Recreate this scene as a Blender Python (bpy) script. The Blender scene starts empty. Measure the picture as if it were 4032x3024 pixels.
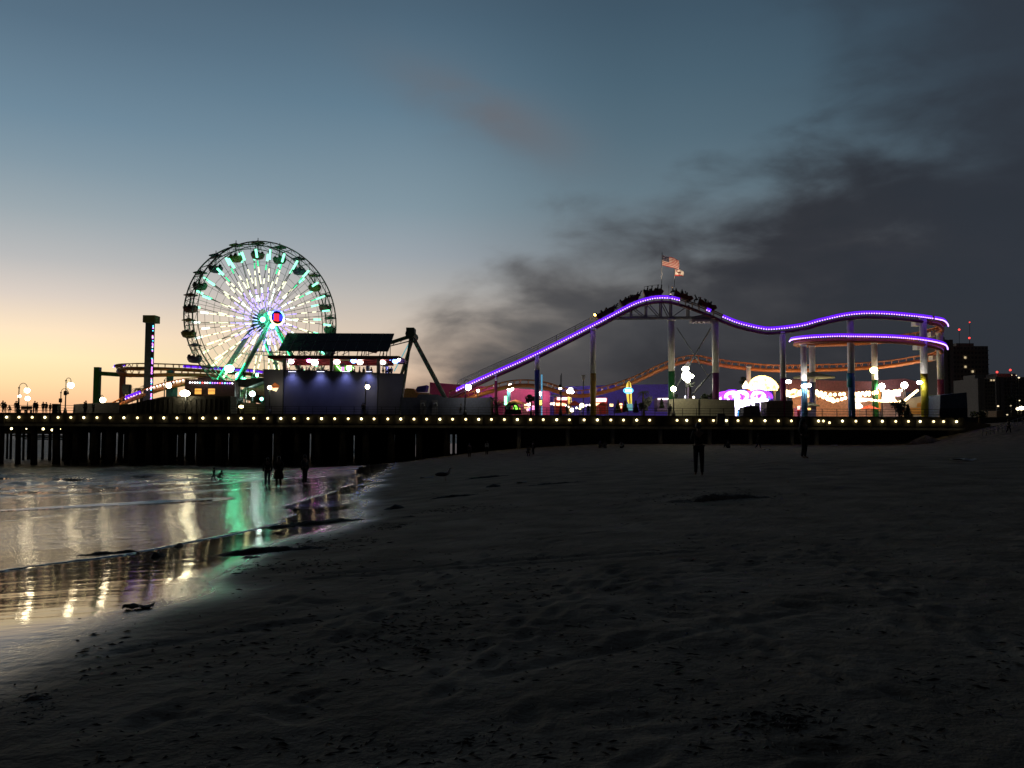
import bpy, bmesh, math, random
import numpy as np
from mathutils import Vector, Matrix, noise as mnoise
random.seed(7); np.random.seed(7)
S = bpy.context.scene
COL = S.collection
PI = math.pi
R_ = math.radians

# ------------------------------------------------------------------ camera
F = 3300.0
ZC = 5.1
HOR = 1695.0
PITCH = math.atan((HOR-1512.0)/F)
ROLL = 0.0047
cam_d = bpy.data.cameras.new('camera')
cam = bpy.data.objects.new('camera', cam_d); COL.objects.link(cam)
cam_d.sensor_width = 36.0; cam_d.lens = 36.0*F/4032.0
cam_d.clip_start = 0.1; cam_d.clip_end = 60000
CAMM = Matrix.Rotation(PI/2+PITCH, 4, 'X') @ Matrix.Rotation(ROLL, 4, 'Z')
cam.matrix_world = Matrix.Translation((0, 0, ZC)) @ CAMM
S.camera = cam
CR = CAMM.to_3x3()
def ray(px, py):
    return (CR @ Vector(((px-2016.0)/F, -(py-1512.0)/F, -1.0)))
def P(px, py, Y):                      # point seen at photo pixel px,py, Y metres out
    d = ray(px, py); t = Y/d.y
    return Vector((d.x*t, Y, ZC+d.z*t))
def PZ(px, Y, z):                      # point at photo column px, depth Y, height z
    py = HOR
    for _ in range(4):
        p = P(px, py, Y); py -= (z-p.z)/Y*F
    return P(px, py, Y)
def lin(c):
    return tuple(((v/255.0)/12.92 if v/255.0 <= .04045 else ((v/255.0+.055)/1.055)**2.4) for v in c)

# ------------------------------------------------------------------ materials
MATS = {}
def pm(name, col, rough=.6, metal=0., var=.25, scale=3., bump=.15, bscale=20., spec=.5):
    if name in MATS: return MATS[name]
    m = bpy.data.materials.new(name); m.use_nodes = True; n = m.node_tree.nodes; l = m.node_tree.links
    b = n['Principled BSDF']
    tc = n.new('ShaderNodeTexCoord')
    nz = n.new('ShaderNodeTexNoise'); nz.inputs['Scale'].default_value = scale; nz.inputs['Detail'].default_value = 5
    l.new(tc.outputs['Object'], nz.inputs['Vector'])
    cr = n.new('ShaderNodeValToRGB')
    cr.color_ramp.elements[0].position = .3; cr.color_ramp.elements[1].position = .7
    cr.color_ramp.elements[0].color = tuple(c*(1-var) for c in col)+(1,)
    cr.color_ramp.elements[1].color = tuple(min(1, c*(1+var)) for c in col)+(1,)
    l.new(nz.outputs['Fac'], cr.inputs['Fac']); l.new(cr.outputs['Color'], b.inputs['Base Color'])
    b.inputs['Roughness'].default_value = rough; b.inputs['Metallic'].default_value = metal
    b.inputs['Specular IOR Level'].default_value = spec
    if bump > 0:
        n2 = n.new('ShaderNodeTexNoise'); n2.inputs['Scale'].default_value = bscale; n2.inputs['Detail'].default_value = 4
        l.new(tc.outputs['Object'], n2.inputs['Vector'])
        bp = n.new('ShaderNodeBump'); bp.inputs['Strength'].default_value = bump; bp.inputs['Distance'].default_value = .05
        l.new(n2.outputs['Fac'], bp.inputs['Height']); l.new(bp.outputs['Normal'], b.inputs['Normal'])
    MATS[name] = m; return m
def em(name, col, st):
    if name in MATS: return MATS[name]
    m = bpy.data.materials.new(name); m.use_nodes = True; n = m.node_tree.nodes; l = m.node_tree.links
    b = n['Principled BSDF']; b.inputs['Base Color'].default_value = tuple(col)+(1,); b.inputs['Roughness'].default_value = .4
    b.inputs['Emission Color'].default_value = tuple(col)+(1,); b.inputs['Emission Strength'].default_value = st
    MATS[name] = m; return m

def emn(name, c0, c1, s0, s1, sc):
    """lit surface with uneven brightness: patches of lamps behind it"""
    m = em(name, c1, s1); n = m.node_tree.nodes; l = m.node_tree.links; b = n['Principled BSDF']
    tc = n.new('ShaderNodeTexCoord'); nz = n.new('ShaderNodeTexNoise'); nz.inputs['Scale'].default_value = sc; nz.inputs['Detail'].default_value = 3; l.new(tc.outputs['Object'], nz.inputs['Vector'])
    for sock, a, b_ in (('Emission Color', tuple(c0)+(1,), tuple(c1)+(1,)), ('Emission Strength', (s0,)*3+(1,), (s1,)*3+(1,))):
        r = n.new('ShaderNodeValToRGB'); r.color_ramp.elements[0].position = .36; r.color_ramp.elements[1].position = .6; k = max(s0, s1) if 'Str' in sock else 1
        r.color_ramp.elements[0].color = tuple(v/k for v in a[:3])+(1,); r.color_ramp.elements[1].color = tuple(v/k for v in b_[:3])+(1,); l.new(nz.outputs['Fac'], r.inputs[0])
        if k != 1:
            mm = n.new('ShaderNodeMath'); mm.operation = 'MULTIPLY'; mm.inputs[1].default_value = k; l.new(r.outputs[0], mm.inputs[0]); l.new(mm.outputs[0], b.inputs[sock])
        else: l.new(r.outputs[0], b.inputs[sock])
    return m
# ------------------------------------------------------------------ mesh builder
ROOT = {}
class MB:
    def __init__(s): s.v = []; s.f = []; s.mi = []; s.sm = []
    def add(s, vs, fs, mi=0, smooth=False):
        o = len(s.v); s.v += [tuple(v) for v in vs]
        for f in fs: s.f.append(tuple(i+o for i in f)); s.mi.append(mi); s.sm.append(smooth)
        return s
    def box(s, c, size, mi=0, rot=None):
        hx, hy, hz = size[0]/2, size[1]/2, size[2]/2
        vs = [Vector((x*hx, y*hy, z*hz)) for z in (-1, 1) for y in (-1, 1) for x in (-1, 1)]
        if rot is not None: vs = [rot @ v for v in vs]
        c = Vector(c)
        return s.add([v+c for v in vs], [(0,2,3,1),(4,5,7,6),(0,1,5,4),(2,6,7,3),(0,4,6,2),(1,3,7,5)], mi)
    def bar(s, a, b, w, h=None, mi=0):
        a = Vector(a); b = Vector(b); d = b-a; L = d.length
        if L < 1e-6: return s
        h = h or w
        q = d.to_track_quat('X', 'Z').to_matrix()
        return s.box((a+b)/2, (L, w, h), mi, q)
    def tube(s, pts, r, n=8, mi=0, cap=True, smooth=True):
        pts = [Vector(p) for p in pts]; rs = r if isinstance(r, (list, tuple)) else [r]*len(pts)
        vs = []; up = Vector((0, 0, 1)); prev = None
        for i, p in enumerate(pts):
            d = (pts[min(i+1, len(pts)-1)]-pts[max(i-1, 0)]).normalized()
            if prev is None:
                u = d.cross(up) if abs(d.dot(up)) < .95 else d.cross(Vector((0, 1, 0)))
            else:
                u = prev - d*prev.dot(d)
            u.normalize(); prev = u; w = d.cross(u)
            for k in range(n):
                a = 2*PI*k/n; vs.append(p+(u*math.cos(a)+w*math.sin(a))*rs[i])
        fs = []
        for i in range(len(pts)-1):
            for k in range(n):
                a = i*n+k; b = i*n+(k+1) % n; fs.append((a, b, b+n, a+n))
        s.add(vs, fs, mi, smooth)
        if cap:
            o = len(s.v)-len(vs)
            s.f.append(tuple(o+k for k in reversed(range(n)))); s.mi.append(mi); s.sm.append(False)
            s.f.append(tuple(o+(len(pts)-1)*n+k for k in range(n))); s.mi.append(mi); s.sm.append(False)
        return s
    def ball(s, c, r, n=8, m=6, mi=0, sc=(1, 1, 1)):
        c = Vector(c); vs = [c+Vector((0, 0, r*sc[2]))]
        for j in range(1, m):
            t = PI*j/m
            for k in range(n):
                a = 2*PI*k/n; vs.append(c+Vector((math.sin(t)*math.cos(a)*r*sc[0], math.sin(t)*math.sin(a)*r*sc[1], math.cos(t)*r*sc[2])))
        vs.append(c-Vector((0, 0, r*sc[2]))); fs = []
        for k in range(n): fs.append((0, 1+k, 1+(k+1) % n))
        for j in range(m-2):
            for k in range(n):
                a = 1+j*n+k; b = 1+j*n+(k+1) % n; fs.append((a, a+n, b+n, b))
        e = len(vs)-1; o = 1+(m-2)*n
        for k in range(n): fs.append((o+k, e, o+(k+1) % n))
        return s.add(vs, fs, mi, True)
    def octa(s, c, r, mi=0):
        c = Vector(c)
        vs = [c+Vector(v)*r for v in ((1,0,0),(-1,0,0),(0,1,0),(0,-1,0),(0,0,1),(0,0,-1))]
        return s.add(vs, [(0,2,4),(2,1,4),(1,3,4),(3,0,4),(2,0,5),(1,2,5),(3,1,5),(0,3,5)], mi, True)
    def lathe(s, c, prof, n=12, mi=0, smooth=True):
        c = Vector(c); vs = []
        for r, z in prof:
            for k in range(n):
                a = 2*PI*k/n; vs.append(c+Vector((r*math.cos(a), r*math.sin(a), z)))
        fs = []
        for i in range(len(prof)-1):
            for k in range(n):
                a = i*n+k; b = i*n+(k+1) % n; fs.append((a, b, b+n, a+n))
        s.add(vs, fs, mi, smooth); o = len(s.v)-len(vs)
        s.f.append(tuple(o+k for k in reversed(range(n)))); s.mi.append(mi); s.sm.append(False)
        s.f.append(tuple(o+(len(prof)-1)*n+k for k in range(n))); s.mi.append(mi); s.sm.append(False)
        return s
    def prism(s, poly, dv, mi=0):       # world polygon extruded by the vector dv
        dv = Vector(dv); n = len(poly); poly = [Vector(p) for p in poly]
        vs = poly+[p+dv for p in poly]
        fs = [tuple(range(n)), tuple(reversed(range(n, 2*n)))]
        for k in range(n): fs.append((k, k+n, (k+1) % n+n, (k+1) % n))
        return s.add(vs, fs, mi)
    def ppoly(s, pts, Y, depth, mi=0):  # facade outline at depth Y, given real thickness
        return s.prism([P(x, y, Y) for x, y in pts], (0, depth, 0), mi)
    def build(s, name, mats, parent=None, loc=None):
        me = bpy.data.meshes.new(name)
        off = Vector((0, 0, 0))
        if parent is not None: off = ROOT[parent.name]
        elif loc is not None: off = Vector(loc)
        me.from_pydata([tuple(Vector(v)-off) for v in s.v], [], s.f)
        for m in (mats if isinstance(mats, (list, tuple)) else [mats]): me.materials.append(m)
        me.polygons.foreach_set('material_index', s.mi); me.polygons.foreach_set('use_smooth', s.sm)
        me.update()
        bm = bmesh.new(); bm.from_mesh(me); bmesh.ops.recalc_face_normals(bm, faces=bm.faces); bm.to_mesh(me); bm.free()
        o = bpy.data.objects.new(name, me); COL.objects.link(o)
        if parent is not None: o.parent = parent
        else: o.location = off
        ROOT[o.name] = off
        return o
def tag(o, label=None, cat=None, group=None, kind=None):
    if label: o['label'] = label
    if cat: o['category'] = cat
    if group: o['group'] = group
    if kind: o['kind'] = kind
    return o
def thing(name, label, cat, loc, group=None):
    o = bpy.data.objects.new(name, None); COL.objects.link(o); o.empty_display_size = .3
    o.location = loc; ROOT[o.name] = Vector(loc)
    return tag(o, label, cat, group)
def copy_tree(o, parent=None):
    c = o.copy(); COL.objects.link(c); c.parent = parent
    for ch in [x for x in KIDS.get(o.name, [])]: copy_tree(ch, c)
    return c
KIDS = {}
def index_kids(o):
    for ch in o.children_recursive:
        KIDS.setdefault(ch.parent.name, []).append(ch)
def spline(ctrl, step=.35):            # Catmull-Rom through world points, resampled evenly
    c = [Vector(p) for p in ctrl]; c = [2*c[0]-c[1]]+c+[2*c[-1]-c[-2]]; out = []
    for i in range(1, len(c)-2):
        p0, p1, p2, p3 = c[i-1:i+3]
        n = max(3, int((p2-p1).length/step*2))
        for k in range(n):
            t = k/n
            out.append(.5*((2*p1)+(p2-p0)*t+(2*p0-5*p1+4*p2-p3)*t*t+(3*p1-p0-3*p2+p3)*t**3))
    out.append(c[-2])
    res = [out[0]]; acc = 0
    for a, b in zip(out, out[1:]):
        acc += (b-a).length
        if acc >= step: res.append(b); acc = 0
    return res

# ------------------------------------------------------------------ sky
w = bpy.data.worlds.new('World'); S.world = w; w.use_nodes = True
nt = w.node_tree; N = nt.nodes; L = nt.links
for x in list(N): N.remove(x)
def nd(t): return N.new(t)
def setin(s, v):
    if isinstance(v, (int, float)): s.default_value = v
    else: L.new(v, s)
def MT(op, a, b=None, c=None, clamp=False):
    n = nd('ShaderNodeMath'); n.operation = op; n.use_clamp = clamp
    for i, v in enumerate((a, b, c)):
        if v is not None: setin(n.inputs[i], v)
    return n.outputs[0]
def SM(v, lo, hi, a=0., b=1.):
    n = nd('ShaderNodeMapRange'); n.interpolation_type = 'SMOOTHSTEP'
    setin(n.inputs[0], v); n.inputs[1].default_value = lo; n.inputs[2].default_value = hi; n.inputs[3].default_value = a; n.inputs[4].default_value = b
    return n.outputs[0]
def MIX(f, a, b, bt='MIX'):
    n = nd('ShaderNodeMix'); n.data_type = 'RGBA'; n.blend_type = bt
    setin(n.inputs[0], f)
    for s_, v in ((n.inputs[6], a), (n.inputs[7], b)):
        if isinstance(v, tuple): s_.default_value = v+(1,) if len(v) == 3 else v
        else: L.new(v, s_)
    return n.outputs[2]
def RAMP(v, stops, mx):
    n = nd('ShaderNodeValToRGB'); e = n.color_ramp.elements
    while len(e) > 1: e.remove(e[-1])
    for i, (p, c) in enumerate(stops):
        x = e[0] if i == 0 else e.new(p/mx)
        x.position = p/mx; x.color = lin(c)+(1,)
    L.new(MT('DIVIDE', v, mx), n.inputs[0]); return n.outputs[0]
def CURVE(v, lo, hi, pts):              # piecewise curve through (in, out)
    n = nd('ShaderNodeFloatCurve'); cv = n.mapping.curves[0]
    n.mapping.extend = 'HORIZONTAL'
    ps = [((a-lo)/(hi-lo), b) for a, b in pts]
    cv.points[0].location = ps[0]; cv.points[1].location = ps[-1]
    for q in ps[1:-1]: cv.points.new(*q)
    n.mapping.update()
    mr = nd('ShaderNodeMapRange'); setin(mr.inputs[0], v); mr.inputs[1].default_value = lo; mr.inputs[2].default_value = hi
    L.new(mr.outputs[0], n.inputs['Value']); return n.outputs[0]
tc = nd('ShaderNodeTexCoord')
sx = nd('ShaderNodeSeparateXYZ'); L.new(tc.outputs['Generated'], sx.inputs[0])
az = MT('ARCTAN2', sx.outputs[0], sx.outputs[1])
el = MT('ARCSINE', sx.outputs[2])
elp = MT('MAXIMUM', el, 0.0)
ZEN = [(.62, (40, 52, 72)), (.85, (20, 26, 38)), (1.5, (12, 15, 22))]
left = RAMP(elp, [(0, (244, 152, 88)), (.022, (250, 176, 104)), (.048, (255, 211, 140)), (.074, (255, 228, 165)), (.1, (251, 220, 176)), (.139, (215, 200, 187)), (.177, (182, 182, 182)), (.227, (147, 162, 170)), (.276, (118, 144, 160)), (.323, (95, 129, 151)), (.413, (72, 104, 127))]+ZEN, 1.6)
mid = RAMP(elp, [(0, (226, 160, 112)), (.057, (224, 185, 148)), (.087, (216, 188, 161)), (.117, (206, 187, 167)), (.16, (180, 176, 171)), (.204, (149, 159, 168)), (.26, (119, 144, 158)), (.37, (81, 117, 139)), (.468, (62, 94, 116))]+ZEN, 1.6)
right = RAMP(elp, [(0, (120, 104, 96)), (.1, (124, 114, 108)), (.16, (122, 122, 122)), (.21, (108, 120, 128)), (.28, (88, 114, 128)), (.34, (72, 102, 119)), (.4, (60, 92, 111)), (.468, (50, 80, 100))]+ZEN, 1.6)
t1 = SM(az, -.56, -.1); t2 = SM(az, -.16, .16)
clear = MIX(t2, MIX(t1, left, mid), right)
hs = nd('ShaderNodeHueSaturation'); hs.inputs['Saturation'].default_value = .83; hs.inputs['Value'].default_value = 1.06; L.new(clear, hs.inputs['Color']); clear = hs.outputs[0]
# far from the sunset the sky is already night blue
clear = MIX(SM(az, .15, .8), clear, lin((46, 58, 72)))
clear = MIX(SM(az, -.75, -1.7), clear, lin((24, 30, 42)))
# cloud bank
cv = nd('ShaderNodeCombineXYZ'); L.new(MT('MULTIPLY', az, 6.2), cv.inputs[0]); L.new(MT('MULTIPLY', el, 13.5), cv.inputs[1])
cv.inputs[2].default_value = 5.2
nz = nd('ShaderNodeTexNoise'); nz.inputs['Scale'].default_value = 1.35; nz.inputs['Detail'].default_value = 7; nz.inputs['Roughness'].default_value = .5
nz.inputs['Distortion'].default_value = .25
L.new(cv.outputs[0], nz.inputs['Vector'])
n1 = MT('SUBTRACT', nz.outputs['Fac'], .5)
edge = CURVE(az, -.5, .8, [(-.5, -.3), (-.3, -.2), (-.2, -.02), (-.155, .055), (-.0955, .1), (-.005, .165), (.116, .228), (.289, .262), (.345, .31), (.548, .315), (.8, .38)])
d = MT('ADD', MT('DIVIDE', MT('SUBTRACT', edge, el), .05), MT('MULTIPLY', n1, 6.0))
bank = SM(d, -1.4, 1.7)
# faint thin streak higher up, left of centre
wx = MT('DIVIDE', MT('SUBTRACT', az, -.03), .11); wy = MT('DIVIDE', MT('SUBTRACT', el, MT('SUBTRACT', .355, MT('MULTIPLY', az, .35))), .035)
blob = MT('EXPONENT', MT('MULTIPLY', MT('ADD', MT('MULTIPLY', wx, wx), MT('MULTIPLY', wy, wy)), -1.0))
wisp = MT('MULTIPLY', blob, SM(nz.outputs['Fac'], .2, .6), clamp=True)
cloudc = CURVE(az, -.3, .7, [(-.3, .75), (-.1, .62), (.0, .5), (.15, .34), (.35, .22), (.7, .13)])
cc = nd('ShaderNodeValToRGB'); e = cc.color_ramp.elements
e[0].position = .1; e[0].color = lin((38, 41, 46))+(1,); e[1].position = .75; e[1].color = lin((142, 130, 122))+(1,)
for p, c in ((.22, (50, 52, 58)), (.34, (68, 69, 73)), (.5, (92, 90, 90)), (.62, (116, 108, 103))):
    x = e.new(p); x.color = lin(c)+(1,)
# thicker parts of the cloud are a little darker, thin parts paler
L.new(MT('SUBTRACT', cloudc, MT('MULTIPLY', n1, .35)), cc.inputs[0])
low = MIX(SM(el, .0, .16), (.55, .56, .62), (1., 1., 1.))
ccol = MIX(1.0, cc.outputs[0], low, 'MULTIPLY')
sky = MIX(MT('MULTIPLY', wisp, .8), clear, lin((104, 106, 112)))
sky = MIX(bank, sky, ccol)
upr = MT('MULTIPLY', SM(MT('ADD', az, MT('MULTIPLY', n1, .3)), .28, .56), .8)
sky = MIX(upr, sky, lin((46, 52, 61)))
behind = MIX(SM(MT('ABSOLUTE', az), 1.0, 1.9), sky, lin((18, 18, 21)))
st = nd('ShaderNodeTexSky'); st.sky_type = 'NISHITA'; st.sun_disc = False; st.sun_elevation = R_(-4); st.sun_rotation = R_(-36)
bg1 = nd('ShaderNodeBackground'); L.new(behind, bg1.inputs[0]); bg1.inputs[1].default_value = 1.0
bg2 = nd('ShaderNodeBackground'); L.new(st.outputs[0], bg2.inputs[0]); bg2.inputs[1].default_value = .05
ad = nd('ShaderNodeAddShader'); L.new(bg1.outputs[0], ad.inputs[0]); L.new(bg2.outputs[0], ad.inputs[1])
wo = nd('ShaderNodeOutputWorld'); L.new(ad.outputs[0], wo.inputs[0])
S.view_settings.view_transform = 'Standard'; S.view_settings.look = 'None'; S.view_settings.exposure = 0; S.view_settings.gamma = 1
try:
    S.cycles.use_denoising = True; S.cycles.sample_clamp_indirect = 4; S.cycles.use_light_tree = True
    S.cycles.caustics_reflective = False; S.cycles.caustics_refractive = False; S.cycles.max_bounces = 6
except Exception: pass

# ------------------------------------------------------------------ beach and sea
CP = np.array([(0,0,3.52),(0,4,3.5),(4,5,3.58),(-3,4,3.48),(-4.2,6.9,3.44),(-4.35,9.7,3.3),(-4.9,14.4,3.06),(-5.6,25.8,2.7),(-8.4,54,2.15),
 (-14.4,23.6,2.4),(-16.6,45,1.75),(-14.5,67,1.3),(-12.5,45,1.93),(-9,12,2.87),(-9,17,2.64),(-62,102,-.25),(-40,60,.55),(-30,40,1.15),(-20,20,2.0),(-40,30,.8),
 (-18.5,117,0.02),(-11,117,1.3),(-.6,117,2.5),(12,117,3.25),(40,117,3.3),(56,117,3.4),(6.2,28,3.65),(11.5,33,4.02),(5,15,3.6),(10,15,3.8),(0,25,3.3),(2,50,3.1),
 (20,60,3.55),(40,60,3.9),(-80,118,-1.),(-120,150,-3),(-60,200,-3),(-200,50,-4),(0,-30,3.5),(40,-30,4),(-40,-30,.5),(100,100,6.5),(62,110,4.6),(66,112,5.9),(58,104,3.7),(74,114,7.3),(90,60,5.),(20,140,3.3),(0,150,2.2),(-20,150,-.6),(100,200,8.5),(50,160,3.6)], float)
def _kern(d): return d
_n = len(CP); _A = np.zeros((_n+3, _n+3)); _D = np.hypot(CP[:,None,0]-CP[None,:,0], CP[:,None,1]-CP[None,:,1])
_A[:_n,:_n] = _kern(_D); _A[:_n,_n] = 1; _A[:_n,_n+1:] = CP[:,:2]; _A[_n,:_n] = 1; _A[_n+1:,:_n] = CP[:,:2].T
_W = np.linalg.solve(_A, np.r_[CP[:,2], 0, 0, 0])
def gz(X, Y):
    X = np.atleast_1d(np.asarray(X, float)); Y = np.atleast_1d(np.asarray(Y, float)); out = np.empty(X.shape)
    for i in range(0, len(X), 20000):
        x, y = X[i:i+20000], Y[i:i+20000]
        d = np.sqrt((x[:,None]-CP[None,:,0])**2+(y[:,None]-CP[None,:,1])**2+.6)
        out[i:i+20000] = _kern(d) @ _W[:_n]+_W[_n]+_W[_n+1]*x+_W[_n+2]*y
    return np.clip(out, -6, 30)
def G(px, py):                          # where the view through a photo pixel meets the beach
    d = ray(px, py); t = np.geomspace(2, 260, 900)
    X = d.x*t; Y = d.y*t; z = np.maximum(gz(X, Y), 0); h = ZC+d.z*t-z
    k = int(np.argmax(h < 0)) if (h < 0).any() else 899
    k = max(k, 1); a = h[k-1]/(h[k-1]-h[k]+1e-9); tt = t[k-1]+a*(t[k]-t[k-1])
    return Vector((d.x*tt, d.y*tt, float(z[k])))
BY = np.array([-40,0,3,7.0,9.2,14.4,25.8,40,54,85,117,200]); BX = np.array([-3.6,-4.0,-4.2,-4.1,-3.9,-3.9,-5.0,-7.0,-9.0,-12.6,-18.2,-34])
def fbm(X, Y, sc, oc=4, seed=0.):
    out = np.zeros(len(X))
    for i in range(len(X)): out[i] = mnoise.fractal(Vector((X[i]*sc, Y[i]*sc, seed)), .9, 2.1, oc)
    return out
def fan(a0, a1, na, r0, r1, nr, rear=0):
    ang = np.linspace(a0, a1, na)
    if rear: ang = np.r_[ang, np.linspace(a1, a0+2*PI, rear+2)[1:-1]]
    rad = np.geomspace(r0, r1, nr)
    A, Rr = np.meshgrid(ang, rad); return np.c_[(np.sin(A)*Rr).ravel(), (np.cos(A)*Rr).ravel()], len(ang), nr
def fan_mesh(name, XY, Z, na, nr, closed, mat, attrs={}, mask=None):
    idx = np.arange(na*nr).reshape(nr, na)
    a = idx[:-1,:-1].ravel(); b = idx[:-1,1:].ravel(); c = idx[1:,1:].ravel(); d_ = idx[1:,:-1].ravel()
    q = np.c_[a, d_, c, b]
    if closed: q = np.r_[q, np.c_[idx[:-1,-1], idx[1:,-1], idx[1:,0], idx[:-1,0]]]
    if mask is not None: q = q[mask[q].any(axis=1)]
    used, inv = np.unique(q, return_inverse=True); q = inv.reshape(-1, 4)
    me = bpy.data.meshes.new(name)
    me.vertices.add(len(used)); me.vertices.foreach_set('co', np.c_[XY[used], Z[used]].astype(np.float32).ravel())
    me.loops.add(q.size); me.loops.foreach_set('vertex_index', q.astype(np.int32).ravel())
    me.polygons.add(len(q)); me.polygons.foreach_set('loop_start', np.arange(0, q.size, 4, dtype=np.int32)); 
    me.update(calc_edges=True)
    me.polygons.foreach_set('use_smooth', np.ones(len(q), bool))
    for k, v in attrs.items():
        at = me.attributes.new(k, 'FLOAT', 'POINT'); at.data.foreach_set('value', v[used].astype(np.float32))
    me.materials.append(mat); o = bpy.data.objects.new(name, me); COL.objects.link(o); return o

def smooth(x, a, b): t = np.clip((x-a)/(b-a), 0, 1); return t*t*(3-2*t)
# sand
def sand_mat():
    m = bpy.data.materials.new('beach_sand'); m.use_nodes = True; n = m.node_tree.nodes; l = m.node_tree.links; b = n['Principled BSDF']
    at = n.new('ShaderNodeAttribute'); at.attribute_name = 'wet'
    geo = n.new('ShaderNodeTexCoord')
    def nzz(sc, det=5, stretch=None):
        x = n.new('ShaderNodeTexNoise'); x.inputs['Scale'].default_value = sc; x.inputs['Detail'].default_value = det
        if stretch:
            mp = n.new('ShaderNodeMapping'); mp.inputs['Scale'].default_value = stretch; l.new(geo.outputs['Object'], mp.inputs[0]); l.new(mp.outputs[0], x.inputs['Vector'])
        else: l.new(geo.outputs['Object'], x.inputs['Vector'])
        return x.outputs['Fac']
    c = n.new('ShaderNodeValToRGB'); c.color_ramp.elements[0].position = .32; c.color_ramp.elements[1].position = .68
    c.color_ramp.elements[0].color = (.15, .13, .10, 1); c.color_ramp.elements[1].color = (.29, .255, .2, 1); l.new(nzz(1.1, 8), c.inputs[0])
    mx = n.new('ShaderNodeMix'); mx.data_type = 'RGBA'; l.new(at.outputs['Fac'], mx.inputs[0]); l.new(c.outputs[0], mx.inputs[6]); mx.inputs[7].default_value = (.05, .044, .036, 1)
    l.new(mx.outputs[2], b.inputs['Base Color'])
    # film of water: streaky along the wash
    st = n.new('ShaderNodeMath'); st.operation = 'MULTIPLY_ADD'; l.new(nzz(.9, 4, (1., .35, 1)), st.inputs[0]); st.inputs[1].default_value = .5; st.inputs[2].default_value = -.25
    ad_ = n.new('ShaderNodeMath'); ad_.operation = 'ADD'; l.new(at.outputs['Fac'], ad_.inputs[0]); l.new(st.outputs[0], ad_.inputs[1])
    rr = n.new('ShaderNodeValToRGB'); e = rr.color_ramp.elements; e[0].position = .0; e[0].color = (.92,)*3+(1,); e[1].position = 1.0; e[1].color = (.07,)*3+(1,)
    for p_, v_ in ((.15, .72), (.38, .3), (.62, .11)):
        x_ = e.new(p_); x_.color = (v_,)*3+(1,)
    l.new(ad_.outputs[0], rr.inputs[0]); l.new(rr.outputs[0], b.inputs['Roughness']); b.inputs['IOR'].default_value = 1.33
    sp = n.new('ShaderNodeMapRange'); l.new(at.outputs['Fac'], sp.inputs[0]); sp.inputs[3].default_value = .15; sp.inputs[4].default_value = .5; l.new(sp.outputs[0], b.inputs['Specular IOR Level'])
    h1 = n.new('ShaderNodeMath'); h1.operation = 'ADD'; l.new(nzz(7, 6), h1.inputs[0])
    h2 = n.new('ShaderNodeMath'); h2.operation = 'MULTIPLY'; l.new(nzz(40, 3), h2.inputs[0]); h2.inputs[1].default_value = .25; l.new(h2.outputs[0], h1.inputs[1])
    bp = n.new('ShaderNodeBump'); bp.inputs['Distance'].default_value = .04; l.new(h1.outputs[0], bp.inputs['Height'])
    bs = n.new('ShaderNodeMapRange'); l.new(at.outputs['Fac'], bs.inputs[0]); bs.inputs[1].default_value = .0; bs.inputs[2].default_value = .7; bs.inputs[3].default_value = .9; bs.inputs[4].default_value = .02
    l.new(bs.outputs[0], bp.inputs['Strength'])
    # gentle wash ripples where it is wet
    b2 = n.new('ShaderNodeBump'); b2.inputs['Distance'].default_value = .009; l.new(nzz(1.6, 3, (.5, 1.5, 1)), b2.inputs['Height'])
    l.new(at.outputs['Fac'], b2.inputs['Strength']); l.new(bp.outputs[0], b2.inputs['Normal'])
    l.new(b2.outputs[0], b.inputs['Normal']); return m
XY, na, nr = fan(R_(-40), R_(40), 350, 1.6, 175, 640, rear=24)
X, Y = XY[:,0], XY[:,1]
Z = gz(X, Y)
rad = np.hypot(X, Y)
front = (np.abs(np.arctan2(X, Y)) < .75)
wob = np.zeros(len(X)); nb = np.zeros(len(X)); nc = np.zeros(len(X))
ii = np.where(front)[0]
wob[ii] = fbm(X[ii], Y[ii], .18, 3, 2.)
s_in = np.interp(Y, BY, BX)-X+wob*.7
wet = smooth(s_in, -1.5-.015*rad, 1.0+.02*rad)
nb[ii] = fbm(X[ii], Y[ii], 1.1, 5, 5.)
nc[ii] = fbm(X[ii], Y[ii], .33, 4, 9.)
dry = 1-smooth(s_in, -1.8, .6)
nd_ = np.zeros(len(X)); jj = ii[(rad[ii] < 40)]; nd_[jj] = fbm(X[jj], Y[jj], 3.4, 4, 13.)
churn = np.exp(-(((X-.6)/2.6)**2+((Y-7.2)/2.0)**2))+.6*np.exp(-(((X-5)/4)**2+((Y-9)/2.5)**2))
Z = Z+dry*(nb*.009*(1+2.4*churn)+nc*.022*smooth(rad, 3, 10)+nd_*.009)+(1-dry)*nc*.008
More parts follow.
